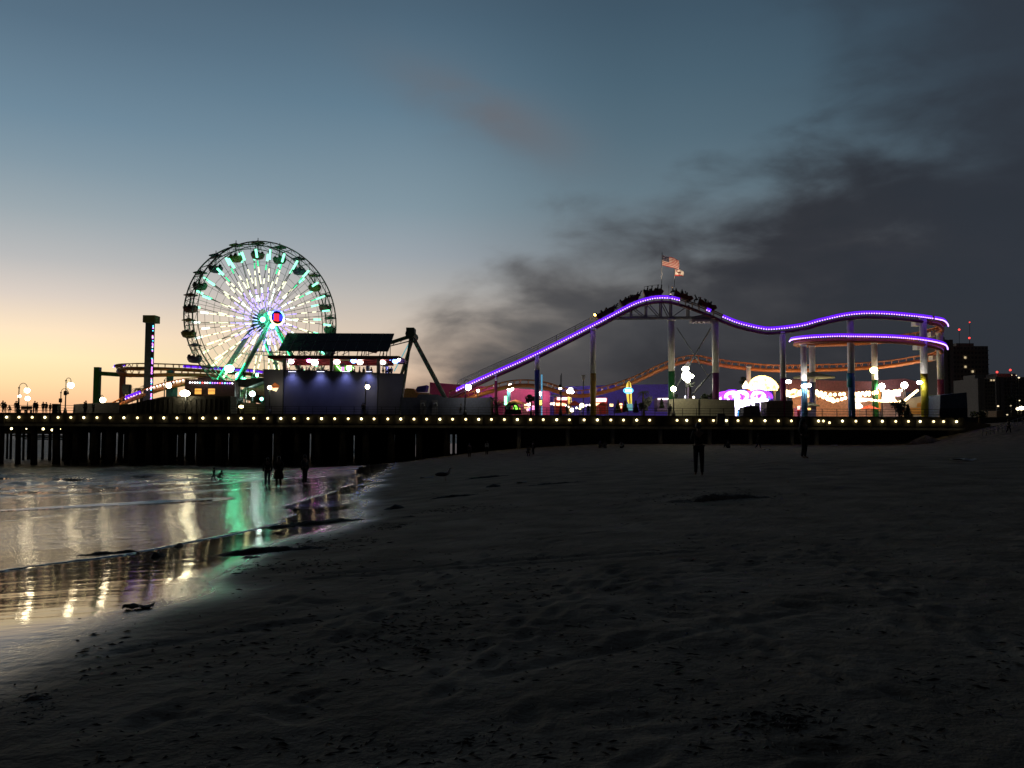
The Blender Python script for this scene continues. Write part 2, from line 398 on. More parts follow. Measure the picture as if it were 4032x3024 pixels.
# footprints and scuffs in the dry sand
rng = np.random.RandomState(3)
prints = []
for k in range(110):
    r = rng.uniform(3.6, 26)**1.0; a = rng.uniform(-.45, .62); prints.append((math.sin(a)*r, math.cos(a)*r, rng.uniform(0, PI), rng.uniform(.8, 1.5)))
for x0, y0, th, n_ in ((-.5, 5.2, .35, 14), (2.2, 5.0, -.2, 12), (1., 8.6, .9, 16), (3.5, 6.4, .1, 12), (-1.4, 6.6, .2, 12)):
    for k in range(n_): prints.append((x0+math.sin(th)*.38*k+.1*(-1)**k*math.cos(th), y0+math.cos(th)*.38*k-.1*(-1)**k*math.sin(th), th, 1.))
for fx, fy, th, sc in prints:
    m_ = (np.abs(X-fx) < .6) & (np.abs(Y-fy) < .6)
    if not m_.any(): continue
    dx = X[m_]-fx; dy = Y[m_]-fy; u = dx*math.sin(th)+dy*math.cos(th); v = dx*math.cos(th)-dy*math.sin(th)
    q = (u/(.15*sc))**2+(v/(.065*sc))**2
    Z[m_] += dry[m_]*(-.017*np.exp(-q*q)+.007*np.exp(-(np.sqrt(q)-1.7)**2*4))
for (ax, ay), (bx_, by_) in (((1200, 2222), (2800, 2168)), ((1200, 2240), (2800, 2186)), ((1900, 2660), (3300, 2440)), ((400, 2560), (1500, 2400))):
    p0 = None
    pa_, pb_ = [ray(*q) for q in ((ax, ay), (bx_, by_))]; pa_ = (pa_*(1.6/-pa_.z)); pb_ = (pb_*(1.6/-pb_.z))
    dx, dy = pb_.x-pa_.x, pb_.y-pa_.y; LL = math.hypot(dx, dy); u = ((X-pa_.x)*dx+(Y-pa_.y)*dy)/LL; v = ((X-pa_.x)*dy-(Y-pa_.y)*dx)/LL
    Z = Z-.022*np.exp(-((v+.15*np.sin(u*.5))/.07)**2)*((u > 0) & (u < LL))*dry
SAND = sand_mat()
beach = tag(fan_mesh('beach', XY, Z, na, nr, True, SAND, {'wet': wet}), kind='structure', label='dark sandy beach sloping to the wet shoreline', cat='beach')
def ground(px, py):
    p = G(px, py); p.z = float(gz(p.x, p.y)[0]); return p

# sea and the thin wash running up the slope
def sea_mat():
    m = bpy.data.materials.new('sea_water'); m.use_nodes = True; n = m.node_tree.nodes; l = m.node_tree.links; b = n['Principled BSDF']
    b.inputs['Base Color'].default_value = (.02, .024, .024, 1); b.inputs['Roughness'].default_value = .06; b.inputs['IOR'].default_value = 1.33
    geo = n.new('ShaderNodeTexCoord'); fo = n.new('ShaderNodeAttribute'); fo.attribute_name = 'foam'
    def nzz(sc, det, stretch):
        x = n.new('ShaderNodeTexNoise'); x.inputs['Scale'].default_value = sc; x.inputs['Detail'].default_value = det
        mp = n.new('ShaderNodeMapping'); mp.inputs['Scale'].default_value = stretch; l.new(geo.outputs['Object'], mp.inputs[0]); l.new(mp.outputs[0], x.inputs['Vector']); return x.outputs['Fac']
    b1 = n.new('ShaderNodeBump'); b1.inputs['Strength'].default_value = .5; b1.inputs['Distance'].default_value = .05; l.new(nzz(1.5, 4, (.6, 1.4, 1)), b1.inputs['Height'])
    b2 = n.new('ShaderNodeBump'); b2.inputs['Strength'].default_value = .75; b2.inputs['Distance'].default_value = .02; l.new(nzz(6., 4, (.6, 1.2, 1)), b2.inputs['Height']); l.new(b1.outputs[0], b2.inputs['Normal'])
    ch = n.new('ShaderNodeAttribute'); ch.attribute_name = 'chop'
    b3 = n.new('ShaderNodeBump'); b3.inputs['Distance'].default_value = 1.1; l.new(ch.outputs['Fac'], b3.inputs['Strength']); l.new(nzz(.45, 5, (.7, 1.2, 1)), b3.inputs['Height']); l.new(b2.outputs[0], b3.inputs['Normal'])
    l.new(b3.outputs[0], b.inputs['Normal'])
    ml = n.new('ShaderNodeMath'); ml.operation = 'MULTIPLY'; l.new(fo.outputs['Fac'], ml.inputs[0])
    cr = n.new('ShaderNodeValToRGB'); cr.color_ramp.elements[0].position = .42; cr.color_ramp.elements[1].position = .62; l.new(nzz(2.6, 6, (.5, 1.3, 1)), cr.inputs[0]); l.new(cr.outputs[0], ml.inputs[1])
    mx = n.new('ShaderNodeMix'); mx.data_type = 'RGBA'; l.new(ml.outputs[0], mx.inputs[0]); mx.inputs[6].default_value = (.02, .024, .024, 1); mx.inputs[7].default_value = (.62, .62, .6, 1); l.new(mx.outputs[2], b.inputs['Base Color'])
    rx = n.new('ShaderNodeMapRange'); l.new(ml.outputs[0], rx.inputs[0]); rx.inputs[3].default_value = .06; rx.inputs[4].default_value = .7; rc = n.new('ShaderNodeMath'); rc.operation = 'MULTIPLY_ADD'; l.new(ch.outputs['Fac'], rc.inputs[0]); rc.inputs[1].default_value = .4; l.new(rx.outputs[0], rc.inputs[2]); l.new(rc.outputs[0], b.inputs['Roughness'])
    return m
XY, na, nr = fan(R_(-44), R_(30), 300, 9, 440, 340)
X, Y = XY[:,0], XY[:,1]; g = gz(X, Y)
EX = np.array([(-20, -9), (12, -8.0), (14.5, -6.6), (20, -6.0), (30, -6.8), (45, -8.3), (60, -11.0), (85, -15.2), (117, -19.5), (200, -38)], float)
wob = fbm(X, Y, .12, 3, 21.); wb2 = fbm(X, Y, .6, 2, 4.)
s_w = np.interp(Y, EX[:,0], EX[:,1])-X+wob*.8+wb2*.12
def pline(pts, jit=0.): return [ground(a, b) for a, b in pts]
def dist_line(pl):
    best = np.full(len(X), 1e9); sg = np.zeros(len(X))
    for p, q in zip(pl, pl[1:]):
        dx, dy = q.x-p.x, q.y-p.y; LL = dx*dx+dy*dy; t = np.clip(((X-p.x)*dx+(Y-p.y)*dy)/LL, 0, 1)
        ex = X-(p.x+t*dx); ey = Y-(p.y+t*dy); dd = np.hypot(ex, ey); k = dd < best
        best[k] = dd[k]; sg[k] = np.sign(ex[k]*dy-ey[k]*dx)
    return best, sg
film = np.where(s_w > 0, .012+.03*smooth(s_w, 0, 9), -.06)
zz = np.where(g+film > 0, g+film, 0)
deep = smooth(-g, -.2, .8)
wv = .05*np.sin((X*.8+Y*.55)*1.05+wob*3.2)+.035*np.sin((X*.5+Y)*.63+wob*5)
rp = fbm(X, Y, .5, 3, 31.)
zz = zz+(wv*1.3+rp*.05)*smooth(s_w, 8, 26)+rp*.006*smooth(s_w, .3, 3)
foam = np.zeros(len(X))
for pts, h, wd in (([(-80, 2078), (0, 2064), (160, 2044), (330, 2018), (520, 1996), (700, 1965), (860, 1932), (1060, 1921), (1300, 1898)], .024, .55),
                   ([(-60, 1968), (0, 1962), (200, 1956), (420, 1948), (620, 1935), (800, 1916), (1000, 1895), (1250, 1880)], .07, .7),
                   ([(-60, 1941), (0, 1937), (150, 1932), (330, 1922), (560, 1914), (800, 1900), (1100, 1884)], .1, .9),
                   ([(-60, 1921), (0, 1919), (110, 1908), (300, 1910), (560, 1902), (900, 1886)], .17, 1.1),
                   ([(-60, 1881), (0, 1879), (200, 1880), (430, 1874), (640, 1860), (800, 1862)], .16, 1.6),
                   ([(-60, 1853), (150, 1851), (380, 1853), (560, 1843), (760, 1842), (1000, 1848)], .22, 1.8)):
    pl = pline(pts); dd, sg = dist_line(pl)
    side = dd*sg                                    # shoreward side is steep, seaward side gentle
    if np.mean(sg[(X > -8) & (Y > 20) & (Y < 60)]) < 0: side = -side
    prof = np.where(side > 0, np.exp(-(side/(wd*.28))**2), np.exp(-(side/(wd*2.6))**2))
    zz = zz+h*prof*np.clip(.4+1.5*rp+.7*wb2, 0, 1.3)*(s_w > .1)
    foam = np.maximum(foam, (.95 if h > .06 else .4)*np.exp(-((side+.5*wd)/(wd*1.0))**2)*(s_w > .3))
# an exposed bar of wet sand between the wash lines
bars = np.zeros(len(X))
for px, py, a, b_ in ((420, 1992, 6.2, 1.6), (770, 1938, 3., 1.2), (560, 1988, 4.2, 1.0)):
    c_ = ground(px, py); bars = np.maximum(bars, np.exp(-(((X-c_.x+.35*(Y-c_.y))/a)**2+((Y-c_.y)/b_)**2)))
zz = np.where(bars+.25*wob+.15*wb2 > .52, g-.05, zz)
zz = np.where(s_w > 0, zz, g-.08)
SEA = sea_mat()
sea = tag(fan_mesh('sea', XY, zz, na, nr, False, SEA, {'foam': foam, 'chop': smooth(Y+.25*X, 36, 120)}, mask=(s_w > -.6)), kind='structure', label='dark sea and thin wash reflecting the sunset', cat='sea')
# open water out to the horizon
mb = MB(); far = 30000
mb.add([(-far, 326, -.05), (-14, 326, -.05), (30, 326, -.05), (far, 326, -.05), (far, far, -.05), (-far, far, -.05)], [(0, 1, 2, 3, 4, 5)])
mb.add([(-far, -300, -.05), (-226, -300, -.05), (-226, 326, -.05), (-far, 326, -.05)], [(0, 1, 2, 3)])
OW = pm('open_water', (.02, .024, .026), .42, var=.2, scale=.05, bump=1., bscale=.35); OW.node_tree.nodes['Principled BSDF'].inputs['IOR'].default_value = 1.33
OW.node_tree.nodes['Bump'].inputs['Distance'].default_value = 1.2
tag(mb.build('open_water', OW), kind='structure', label='open sea stretching to the horizon beyond the pier', cat='sea')
# ------------------------------------------------------------------ shared materials
WOOD = pm('tarred_wood', (.05, .042, .034), .85, var=.4, scale=1.2)
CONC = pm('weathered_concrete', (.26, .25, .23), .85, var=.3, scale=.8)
DSTEEL = pm('dark_painted_steel', (.045, .05, .048), .5)
STEEL = pm('grey_painted_steel', (.30, .31, .30), .45)
BLACK = pm('black_iron', (.02, .021, .022), .5)
ORANGE = pm('orange_track_paint', (.62, .2, .055), .45, var=.15)
WARM = (1.0, .83, .52)
LAMPM = em('warm_lamp_glass', WARM, 34)
PIERL = em('pier_lamp_glass', (1.0, .84, .42), 5.5); PIERV = [PIERL, em('pier_lamp_dim', (1.0, .78, .36), 3.2), em('pier_lamp_bright', (1.0, .88, .5), 8.5)]
WHITEL = em('white_lamp_glass', (1.0, .93, .82), 40)
DECK = 7.28

# ------------------------------------------------------------------ pier
YF = 118.0
def fx(px, Y=YF, z=6.6): return PZ(px, Y, z).x
xl, xr = fx(-420), fx(3795)
pier = thing('pier', 'long dark timber pier with a row of lamps along its edge', 'pier', ((xl+xr)/2, 146, 0))
mb = MB(); mb.box(((xl+xr)/2, (YF+180)/2, DECK-.17), (xr-xl, 180-YF, .34)); mb.build('deck', WOOD, pier)
mb = MB(); mb.box(((xl+xr)/2, YF-.1, 6.55), (xr-xl, .2, 1.3))
for k in range(int((xr-xl)/2.1)):                                    # fascia planks stand a little proud
    x = xl+1+k*2.1; mb.box((x, YF-.235, 6.5), (.16, .07, 1.1+.2*((k*7) % 3)))
mb.build('fascia', WOOD, pier)
mb = MB(); mb.box(((xl+xr)/2, YF+.05, 5.58), (xr-xl, .4, .36)); mb.build('edge_beam', pm('pale_edge_beam', (.2, .19, .17), .8), pier)
mb = MB()
for k in range(14): mb.box(((xl+xr)/2, YF+3+k*4.1, 6.5), (xr-xl, .35, .9))
mb.build('under_beams', WOOD, pier)
lx = [26,75,127,177,229,279,330,382,434,488,541,593,645,697,747,799,850,900,949,999,1054,1106,1158,1213,1266,1318,1371,1423,1473,1527,1578,1630,1680,1732,1782,1834,1885,1935,1986,2037,2089,2139,2192,2242,2300,2352,2405,2455,2507,2558,2666,2704,2755,2809,2860,2906,2958,3012,3065,3116,3223,3242,3266,3317,3370,3422,3474,3527,3577,3623,3676,3715,3766]
for i, px in enumerate(lx):
    zl = 6.63 if px != 3266 else 6.4
    x = fx(px, YF-.4, zl)
    hb = MB(); hb.box((x, YF-.33, zl+.24), (.34, .26, .06)); hb.bar((x, YF-.2, zl+.3), (x, YF-.33, zl+.27), .05)
    lp = hb.build('edge_lamp', BLACK, pier)
    bb = MB(); bb.ball((x, YF-.42, zl), .165, 8, 6); bb.build('bulb', PIERV[(i*i*7+i*3) % 3], lp)
# pilings that show in front
def piling(px, Y, w, lean=0., m=WOOD, top=5.75):
    p = PZ(px, Y, 3); b = PZ(px+lean, Y, 0); z0 = min(float(gz(b.x, Y)[0])-.6, -.8)
    mb = MB(); r = w*Y/F/2
    mb.tube([(b.x, Y, z0), ((p.x+b.x)/2, Y, 2), (p.x, Y, top)], [r*1.08, r, r*.97], 9)
    return mb.build('piling', m, pier)
for px, w, ln in ((-60, 20, -3), (8, 18, -4), (70, 20, 1), (133, 24, 1), (220, 28, 2), (262, 20, 2), (300, 26, -3), (372, 30, 3), (428, 28, 0), (520, 30, 2), (588, 28, -2), (650, 26, 1), (712, 22, 2), (790, 30, -1), (860, 28, 1), (930, 30, 2), (1010, 28, 0), (1090, 30, 1), (1170, 28, 0), (1250, 26, 1), (1350, 30, 0), (1440, 28, 1), (1540, 28, 0), (1650, 26, 0), (1760, 26, 0)):
    piling(px, 118.6, w, ln)
for px, w in ((28, 8), (42, 9), (92, 9), (113, 13), (168, 10), (196, 12), (250, 11), (276, 14), (318, 13), (410, 12), (445, 14), (470, 12), (560, 16), (615, 14), (680, 18), (750, 20)):
    piling(px, 131.0+((px*7) % 9), w)
for px in (2043, 2235, 2412, 2600, 2794, 2955, 3118, 3215):
    piling(px, 118.5, 17, 0, CONC)
slits = sorted([(349, 9), (397, 6), (460, 9), (486, 5), (508, 4), (530, 6), (615, 5), (698, 5), (728, 8), (770, 5), (900, 4), (1076, 7), (1103, 7), (1165, 5), (1222, 6), (1340, 6), (1360, 6), (1394, 5), (1552, 5), (1640, 9), (1775, 11), (1795, 6)])
# rows farther under the deck, and added dark screens standing in for the gloom between them, slit to show the sea
mb = MB()
for r_ in range(5):
    for k in range(60):
        px = 260+k*26+random.uniform(-9, 9)+r_*5; Y = 142+r_*7
        p = PZ(px, Y, 3); rr = random.uniform(.22, .4)
        if any(abs(px-c_) < w_/2+rr*23 for c_, w_ in slits): continue
        mb.tube([(p.x, Y, -1.6), (p.x, Y, 6.1)], rr, 7)
tag(mb.build('rear_piling', WOOD, pier), kind='stuff')
cur = 272
mb = MB()
for c, w_ in slits+[(2060, 0)]:
    a = PZ(cur, 139, 2).x; b = PZ(c-w_/2, 139, 2).x
    mb.box(((a+b)/2, 139, 2.2), (b-a, .3, 8)); 
    if w_: mb.box((PZ(c, 139, 4.4).x, 139, 5.6), (w_*.045+.1, .28, 2.2+random.uniform(-.4, .8)))
    cur = c+w_/2
mb.box(((PZ(272, 139, 5).x+PZ(2060, 139, 5).x)/2, 138.6, 5.4), (PZ(2060, 139, 5).x-PZ(272, 139, 5).x, .3, 2.0)); mb.build('added_dark_screen', WOOD, pier)
mb = MB()
for (a, b, z) in ((-40, 300, 4.95), (60, 300, 3.7), (40, 300, 3.95), (90, 290, 3.4)):
    p = PZ(a, 136, z); q = PZ(b, 136.3, z-.12); mb.bar(p, q, .16, .22)
mb.build('cross_brace', WOOD, pier)
mb = MB(); a = PZ(-420, 133, 5).x; b = PZ(292, 133, 5).x; mb.box(((a+b)/2, 133, 5.15), (b-a, .35, 1.9)); mb.box(((a+b)/2, 127, 4.55), (b-a, .3, .3)); mb.build('lower_stringer', WOOD, pier)
# solid wall under the landward half
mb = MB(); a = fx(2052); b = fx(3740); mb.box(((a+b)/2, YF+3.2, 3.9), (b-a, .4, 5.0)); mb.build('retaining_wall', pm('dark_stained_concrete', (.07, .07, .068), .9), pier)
mb = MB(); a = fx(3735); b = fx(3905); mb.prism([(a, YF+.3, 2), (b, YF+.3, 3), (b, YF+.3, 6.3), (a, YF+.3, 6.9)], (0, 2.6, 0)); mb.build('end_abutment', pm('tan_abutment', (.2, .16, .1), .9), pier)
for px, zl in ((12, 5.02), (45, 5.02), (70, 4.9), (81, 5.0), (104, 5.0), (170, 5.0), (205, 4.86), (237, 5.0), (262, 5.0)):
    x = PZ(px, 124, zl); hb = MB(); hb.box((x.x, 124, zl+.3), (.3, .3, .1)); hb.tube([(x.x, 124, zl+.3), (x.x, 124, zl+.75)], .03, 5)
    lp = hb.build('under_lamp', BLACK, pier); big = px in (12, 45, 170, 205)
    bb = MB(); bb.ball((x.x, 124, zl), .17 if big else .09, 8, 6); bb.build('bulb', PIERL, lp)
for px, wd, z0, z1 in ((2292, 26, 6.05, 7.0), (2855, 28, 5.9, 7.15), (1094, 7, 6.1, 6.9)):
    x = fx(px, YF-.3, 6.5); mb = MB(); mb.box((x, YF-.32, (z0+z1)/2), (wd*.036, .1, z1-z0)); mb.build('notice_board', pm('faded_notice_board', (.2, .2, .2), .8), pier)

# railings along the deck edge
def railing(px0, px1, label, h=1.05, Y=118.4):
    x0 = fx(px0, Y, DECK); x1 = fx(px1, Y, DECK); n = max(2, int(abs(x1-x0)/1.9))
    mb = MB()
    for z in (.35, .7, h): mb.bar((x0, Y, DECK+z), (x1, Y, DECK+z), .055, .055)
    r = tag(mb.build('deck_railing', BLACK, loc=((x0+x1)/2, Y, DECK)), label, 'railing', 'railings on the pier edge')
    mb = MB()
    for k in range(n+1):
        x = x0+(x1-x0)*k/n; mb = MB(); mb.box((x, Y, DECK+h/2+.01), (.07, .09, h)); mb.build('post', BLACK, r)
    return r
railing(-300, 292, 'thin dark railing on the seaward end of the pier in front of the sunset')
railing(905, 1938, 'dark railing on the pier edge in front of the blue restaurant wall')
railing(1940, 2632, 'dark railing on the pier edge below the tall coaster columns')
railing(2634, 3120, 'dark railing on the pier edge in front of the pale block wall')
railing(3122, 3700, 'dark railing on the pier edge in front of the string-lit booths')

# ------------------------------------------------------------------ ferris wheel
FY = 138.0; HUB = P(1040, 1260, FY); PHI = R_(44)
AX = Vector((math.sin(PHI), -math.cos(PHI), 0)); TT = Vector((math.cos(PHI), math.sin(PHI), 0)); UP = Vector((0, 0, 1))
RW = 12.75; HS = 1.6
wheel = thing('ferris_wheel', 'big ferris wheel with green, white and violet lights on its spokes', 'ferris wheel', (HUB.x, HUB.y, DECK))
def wp(r, a, s): return HUB+TT*(r*math.cos(a))+UP*(r*math.sin(a))+AX*s
WST = pm('dark_olive_steel', (.20, .21, .19), .45)
for s in (-HS, HS):
    mb = MB()
    mb.tube([wp(RW, 2*PI*k/80, s) for k in range(81)], .115, 6, cap=False)
    mb.tube([wp(RW-.75, 2*PI*k/80, s) for k in range(81)], .075, 5, cap=False)
    for k in range(40):
        a = 2*PI*k/40; mb.bar(wp(RW, a, s), wp(RW-.75, a, s), .06); mb.bar(wp(RW-.75, a, s), wp(RW, a+2*PI/40, s), .045)
    mb.build('rim', WST, wheel)
mb = MB()
for k in range(40):
    a = 2*PI*k/40
    mb.bar(wp(RW, a, -HS), wp(RW, a, HS), .09)
    mb.bar(wp(RW, a, -HS), wp(RW, a+2*PI/40, HS), .05)
mb.build('rim_lacing', WST, wheel)
mb = MB()
for s in (-HS, HS):
    for r in (4.4, 6.9, 9.4):
        mb.tube([wp(r, 2*PI*k/48, s) for k in range(49)], .028, 4, cap=False)
mb.build('tie_cable', WST, wheel)
mb = MB(); mb.tube([HUB-AX*3.2, HUB+AX*3.2], .55, 14); 
for s in (-HS, HS): mb.tube([HUB+AX*(s-.14), HUB+AX*(s+.14)], 1.25, 20)
mb.build('hub', WST, wheel)
GREEN = em('green_led', (.02, .85, .32), 1.5); MINT = em('mint_led', (.2, 1., .52), 3.0); PALE = em('pale_yellow_led', (.97, 1., .6), 1.8)
VIO = em('violet_led', (.44, .32, 1.), 2.1); TEAL = em('teal_led', (.1, 1., .75), 2.0); WHT = em('white_led', (.75, 1., .85), 3.0)
rr = random.Random(11)
for k in range(56):
    for s in ((-HS,) if k % 2 else (HS,)):
        a = 2*PI*k/56
        for twin in (0,):
            mb = MB(); mb.bar(wp(1.1, a+.35, s*.9), wp(RW-.7, a, s), .085); sp = mb.build('spoke', WST, wheel)
            lt = MB(); q0 = wp(1.1, a+.35, s*.9); q1 = wp(RW-.7, a, s)
            deg = math.degrees(a) % 360
            segs = [(.09, .17, 3), (.20, .29, 3 if k % 3 else 5)]
            if rr.random() < .9: segs.append((.31, .38, 3 if k % 4 else 5))
            if rr.random() < .92: segs.append((.45+rr.uniform(-.04, .03), .56, 2))
            if rr.random() < .65: segs.append((.60, .66+rr.uniform(0, .03), 2))
            if 20 < deg < 175:
                if rr.random() < .6: segs.append((.70, .78, 0))
                segs.append((.83+rr.uniform(-.04, .02), .95, 1))
            elif 175 <= deg < 260:
                if rr.random() < .7: segs.append((.72, .82, 2))
                segs.append((.84, .95, 5 if deg < 200 else 2))
            else:
                if rr.random() < .5: segs.append((.66, .72, 2))
                segs.append((.84, .96, 1))
            for u0, u1, mi in segs:
                wd = (.12 if mi == 3 else .15)+(.11 if u1 > .9 else 0)
                lt = MB(); lt.bar(q0.lerp(q1, u0)+AX*.06, q0.lerp(q1, u1)+AX*.06, wd, wd, 0); lt.build('light_strip', [GREEN, MINT, PALE, VIO, TEAL, WHT][mi], sp)
mb = MB()                                                               # thin brace wires between the two sides
for k in range(20):
    a = 2*PI*k/20; mb.bar(wp(1.1, a, -HS), wp(RW-.8, a+PI/20, HS), .05); mb.bar(wp(1.1, a, HS), wp(RW-.8, a-PI/20, -HS), .05)
mb.build('brace_wire', WST, wheel)
# hub sign facing the beach
HC = HUB+AX*4.1
dq = AX.to_track_quat('Z', 'Y').to_matrix()
SU = Vector((0, 0, 1)); SR = TT
def disc(c, r, off, n=28): return [c+SR*(r*math.cos(2*PI*i/n))+SU*(r*math.sin(2*PI*i/n))+AX*off for i in range(n)]
mb = MB(); mb.prism(disc(HC, 1.28, 0), AX*.25); mb.tube([HUB+AX*3.1, HC], .4, 10); sg = mb.build('hub_sign', BLACK, wheel)
mb = MB()
def arcseg(d0, d1, mi, r=1.18):
    mb.tube([HC+AX*.3+SR*(r*math.cos(R_(d)))+SU*(r*math.sin(R_(d))) for d in np.linspace(d0, d1, 14)], .11, 6, mi)
arcseg(172, 330, 0); arcseg(330, 362, 3); arcseg(2, 60, 1); arcseg(60, 130, 2); arcseg(130, 172, 1)
mb.build('sign_ring', [em('sign_yellow', (1, .8, .3), 6), em('sign_cyan', (.2, .65, 1), 4), em('sign_blue', (.08, .12, 1.), 4), em('sign_white', (1, .9, 1), 6)], sg)
mb = MB()
for x0, x1, mi in ((-.75, -.62, 1), (-.55, -.2, 0), (-.12, .3, 0), (.42, .95, 1)):
    hgt = .8*math.sqrt(max(.1, 1-((x0+x1)/2)**2/1.3))
    mb.prism([HC+AX*.27+SR*x0+SU*(-hgt*.75), HC+AX*.27+SR*x1+SU*(-hgt*.75), HC+AX*.27+SR*x1+SU*hgt*.8, HC+AX*.27+SR*x0+SU*hgt*.8], AX*.06, mi)
mb.build('sign_lights', [em('sign_red', (1, .03, .06), 1.4), em('sign_deep_blue', (.04, .04, 1.), 1.6)], sg)
LEG = pm('grey_green_leg_steel', (.25, .29, .26), .4)
for s, base in ((2.6, 4.1), (-2.6, -4.1)):
    for side in (-1, 1):
        top = HUB+AX*s; foot = HUB+TT*(side*9.2)+AX*base; foot.z = DECK
        mb = MB(); mb.tube([foot, top], [.42, .34], 10); lg = mb.build('support_leg', LEG, wheel)
        lt = MB()
        for u0, u1 in ((.02, .3), (.33, .52)) if side < 0 else ((.1, .4), (.6, .85)):
            for o_ in (-.3, .3): lt.bar(foot.lerp(top, u0)+TT*o_-Vector((0, .4, 0)), foot.lerp(top, u1)+TT*o_-Vector((0, .4, 0)), .1)
        lt.build('light_tube', em('leg_green_led', (.02, .9, .3), 4), lg)
mb = MB()
for s in (-2.6, 2.6):
    for u in (.35, .62):
        p = HUB+AX*s; a_ = (HUB+TT*-9.2); a_.z = DECK; b_ = HUB+TT*9.2; b_.z = DECK
        mb.bar(p.lerp(a_+AX*s*1.55, u), p.lerp(b_+AX*s*1.55, u), .12)
mb.build('leg_tie', LEG, wheel)
fl = MB()                                                               # flood lamps at the leg tops
for o_, r_ in ((AX*2.9+UP*.75-TT*.5, .34), (AX*3.0-UP*1.3-TT*.1, .4), (AX*2.8-UP*.35-TT*1.7, .42)): fl.ball(HUB+o_, r_, 8, 6)
fl.build('flood_lamp', em('teal_flood', (.12, 1., .6), 26), wheel)
fl = MB()                                                               # mint floods at the foot of the legs
for x, y, r_, sx_ in ((903, 1452, .5, 1.5), (938, 1478, .34, 1.3), (962, 1494, .24, 1), (1012, 1477, .22, 1)): fl.ball(P(x, y, 131.5), r_, 8, 6, sc=(sx_, .6, 1.2))
fl.build('foot_flood', em('mint_flood', (.1, 1., .45), 48), wheel)
GC = [pm('gondola_green', (.05, .11, .06), .6), pm('gondola_red', (.13, .04, .03), .6), pm('gondola_yellow', (.18, .14, .03), .6), pm('gondola_purple', (.06, .04, .09), .6)]
for k in range(20):
    a = 2*PI*(k+.35)/20; c = wp(RW-.1, a, 0)
    mb = MB(); mb.bar(c-AX*(HS-.15), c+AX*(HS-.15), .11); mb.tube([c, c-UP*1.7], .07, 6)
    for q in range(4): 
        o_ = Vector((math.cos(q*PI/2), math.sin(q*PI/2), 0))*.75; mb.bar(c+o_*.2, c-UP*1.55+o_, .05)
    g_ = mb.build('gondola', WST, wheel)
    mb = MB(); mb.lathe(c, [(1.12, .1), (1.05, .16), (.5, .36), (.07, .52), (.05, .95)], 12); mb.build('canopy', GC[k % 4], g_)
    mb = MB(); mb.lathe(c, [(.42, -2.62), (.85, -2.5), (1.08, -2.1), (1.16, -1.72), (1.02, -1.72), (.9, -2.0)], 14); mb.build('tub', GC[k % 4], g_)
    mb = MB()
    for q in range(6):
        o_ = Vector((math.cos(q*1.05+k), math.sin(q*1.05+k), 0))*.82; mb.ball(c+o_-UP*(1.72-.05*(q % 2)), .2+.05*(q % 3), 6, 5, sc=(1, 1, 1.3))
    mb.build('seat_back', BLACK, g_)

# ------------------------------------------------------------------ drop tower
dt = P(591, 1400, 136)
tower = thing('drop_tower', 'slim dark drop tower with a boxy head and coloured lights down one edge', 'drop tower', (dt.x, 136, DECK))
top = P(591, 1244, 136).z; neck = P(591, 1272, 136).z
mb = MB(); mb.box((dt.x-.15, 136, (DECK+neck)/2), (1.05, 1.05, neck-DECK))
for k in range(26): mb.box((dt.x-.15, 135.46, DECK+.5+k*(neck-DECK)/26), (.8, .1, .1))
mb.build('mast', pm('tower_dark_steel', (.07, .075, .09), .5), tower)
mb = MB(); mb.box((dt.x+.05, 136, (top+neck)/2), (1.98, 1.98, top-neck)); mb.build('head', pm('tower_olive_head', (.16, .14, .05), .5), tower)
mb = MB(); mb.box((dt.x+.56, 135.75, (DECK+neck)/2), (.22, .4, neck-DECK)); st_ = mb.build('light_channel', BLACK, tower)
LEDS = []; rr = random.Random(5)
for k in range(70):
    u = k/69.; z = DECK+.6+u*(neck-DECK-.9)
    mi = 1 if u < .12 else rr.choice([0, 0, 2, 3, 0, 4])
    if rr.random() < .72: LEDS.append((dt.x+.56+rr.uniform(-.05, .05), z, mi))
LM = [em('tower_violet', (.6, .2, 1), 4), em('tower_green', (.1, 1, .2), 3), em('tower_cyan', (.1, .7, 1), 3), em('tower_pink', (1, .2, .6), 3), em('tower_white', (.8, .9, 1), 4)]
for x, z, mi in LEDS: MB().box((x, 135.52, z), (.16, .08, .15)).build('led', LM[mi], st_)

# ------------------------------------------------------------------ roller coaster
PUR = em('violet_bulb', (.62, .36, 1.), 3.4); PURS = em('violet_strip', (.13, .014, .85), 1.25)
coaster = thing('roller_coaster', 'orange roller coaster on tall columns, its front hill and helix lined with violet bulbs', 'roller coaster', (P(2700, 1600, 130).x, 130, DECK))
RAILM = pm('dark_rail_steel', (.22, .08, .04), .4)
def side_vec(pts, i):
    d = (pts[min(i+1, len(pts)-1)]-pts[max(i-1, 0)]); d.z = 0; d.normalize(); return Vector((d.y, -d.x, 0))     # to the right of travel
SPF = pm('spine_maroon', (.14, .03, .045), .45)
def track(ctrl, orange=True, spine=True, z0=.32, name='track'):
    pts = [p+Vector((0, 0, z0)) for p in spline(ctrl, .5)]
    mb = MB(); sv = [side_vec(pts, i) for i in range(len(pts))]
    for s in (-.55, .55): mb.tube([p+v*s for p, v in zip(pts, sv)], .085, 6)
    for i in range(0, len(pts), 2):
        mb.bar(pts[i]-sv[i]*.55, pts[i]+sv[i]*.55, .1, .12); mb.bar(pts[i]-sv[i]*.5, pts[i]-Vector((0, 0, .8)), .09); mb.bar(pts[i]+sv[i]*.5, pts[i]-Vector((0, 0, .8)), .09)
    t = mb.build(name, ORANGE if orange else RAILM, coaster)
    if spine:
        mb = MB(); mb.tube([p-Vector((0, 0, .92)) for p in pts], .33 if orange else .24, 9); mb.build('spine', ORANGE if orange else SPF, t)
    return pts, sv, t
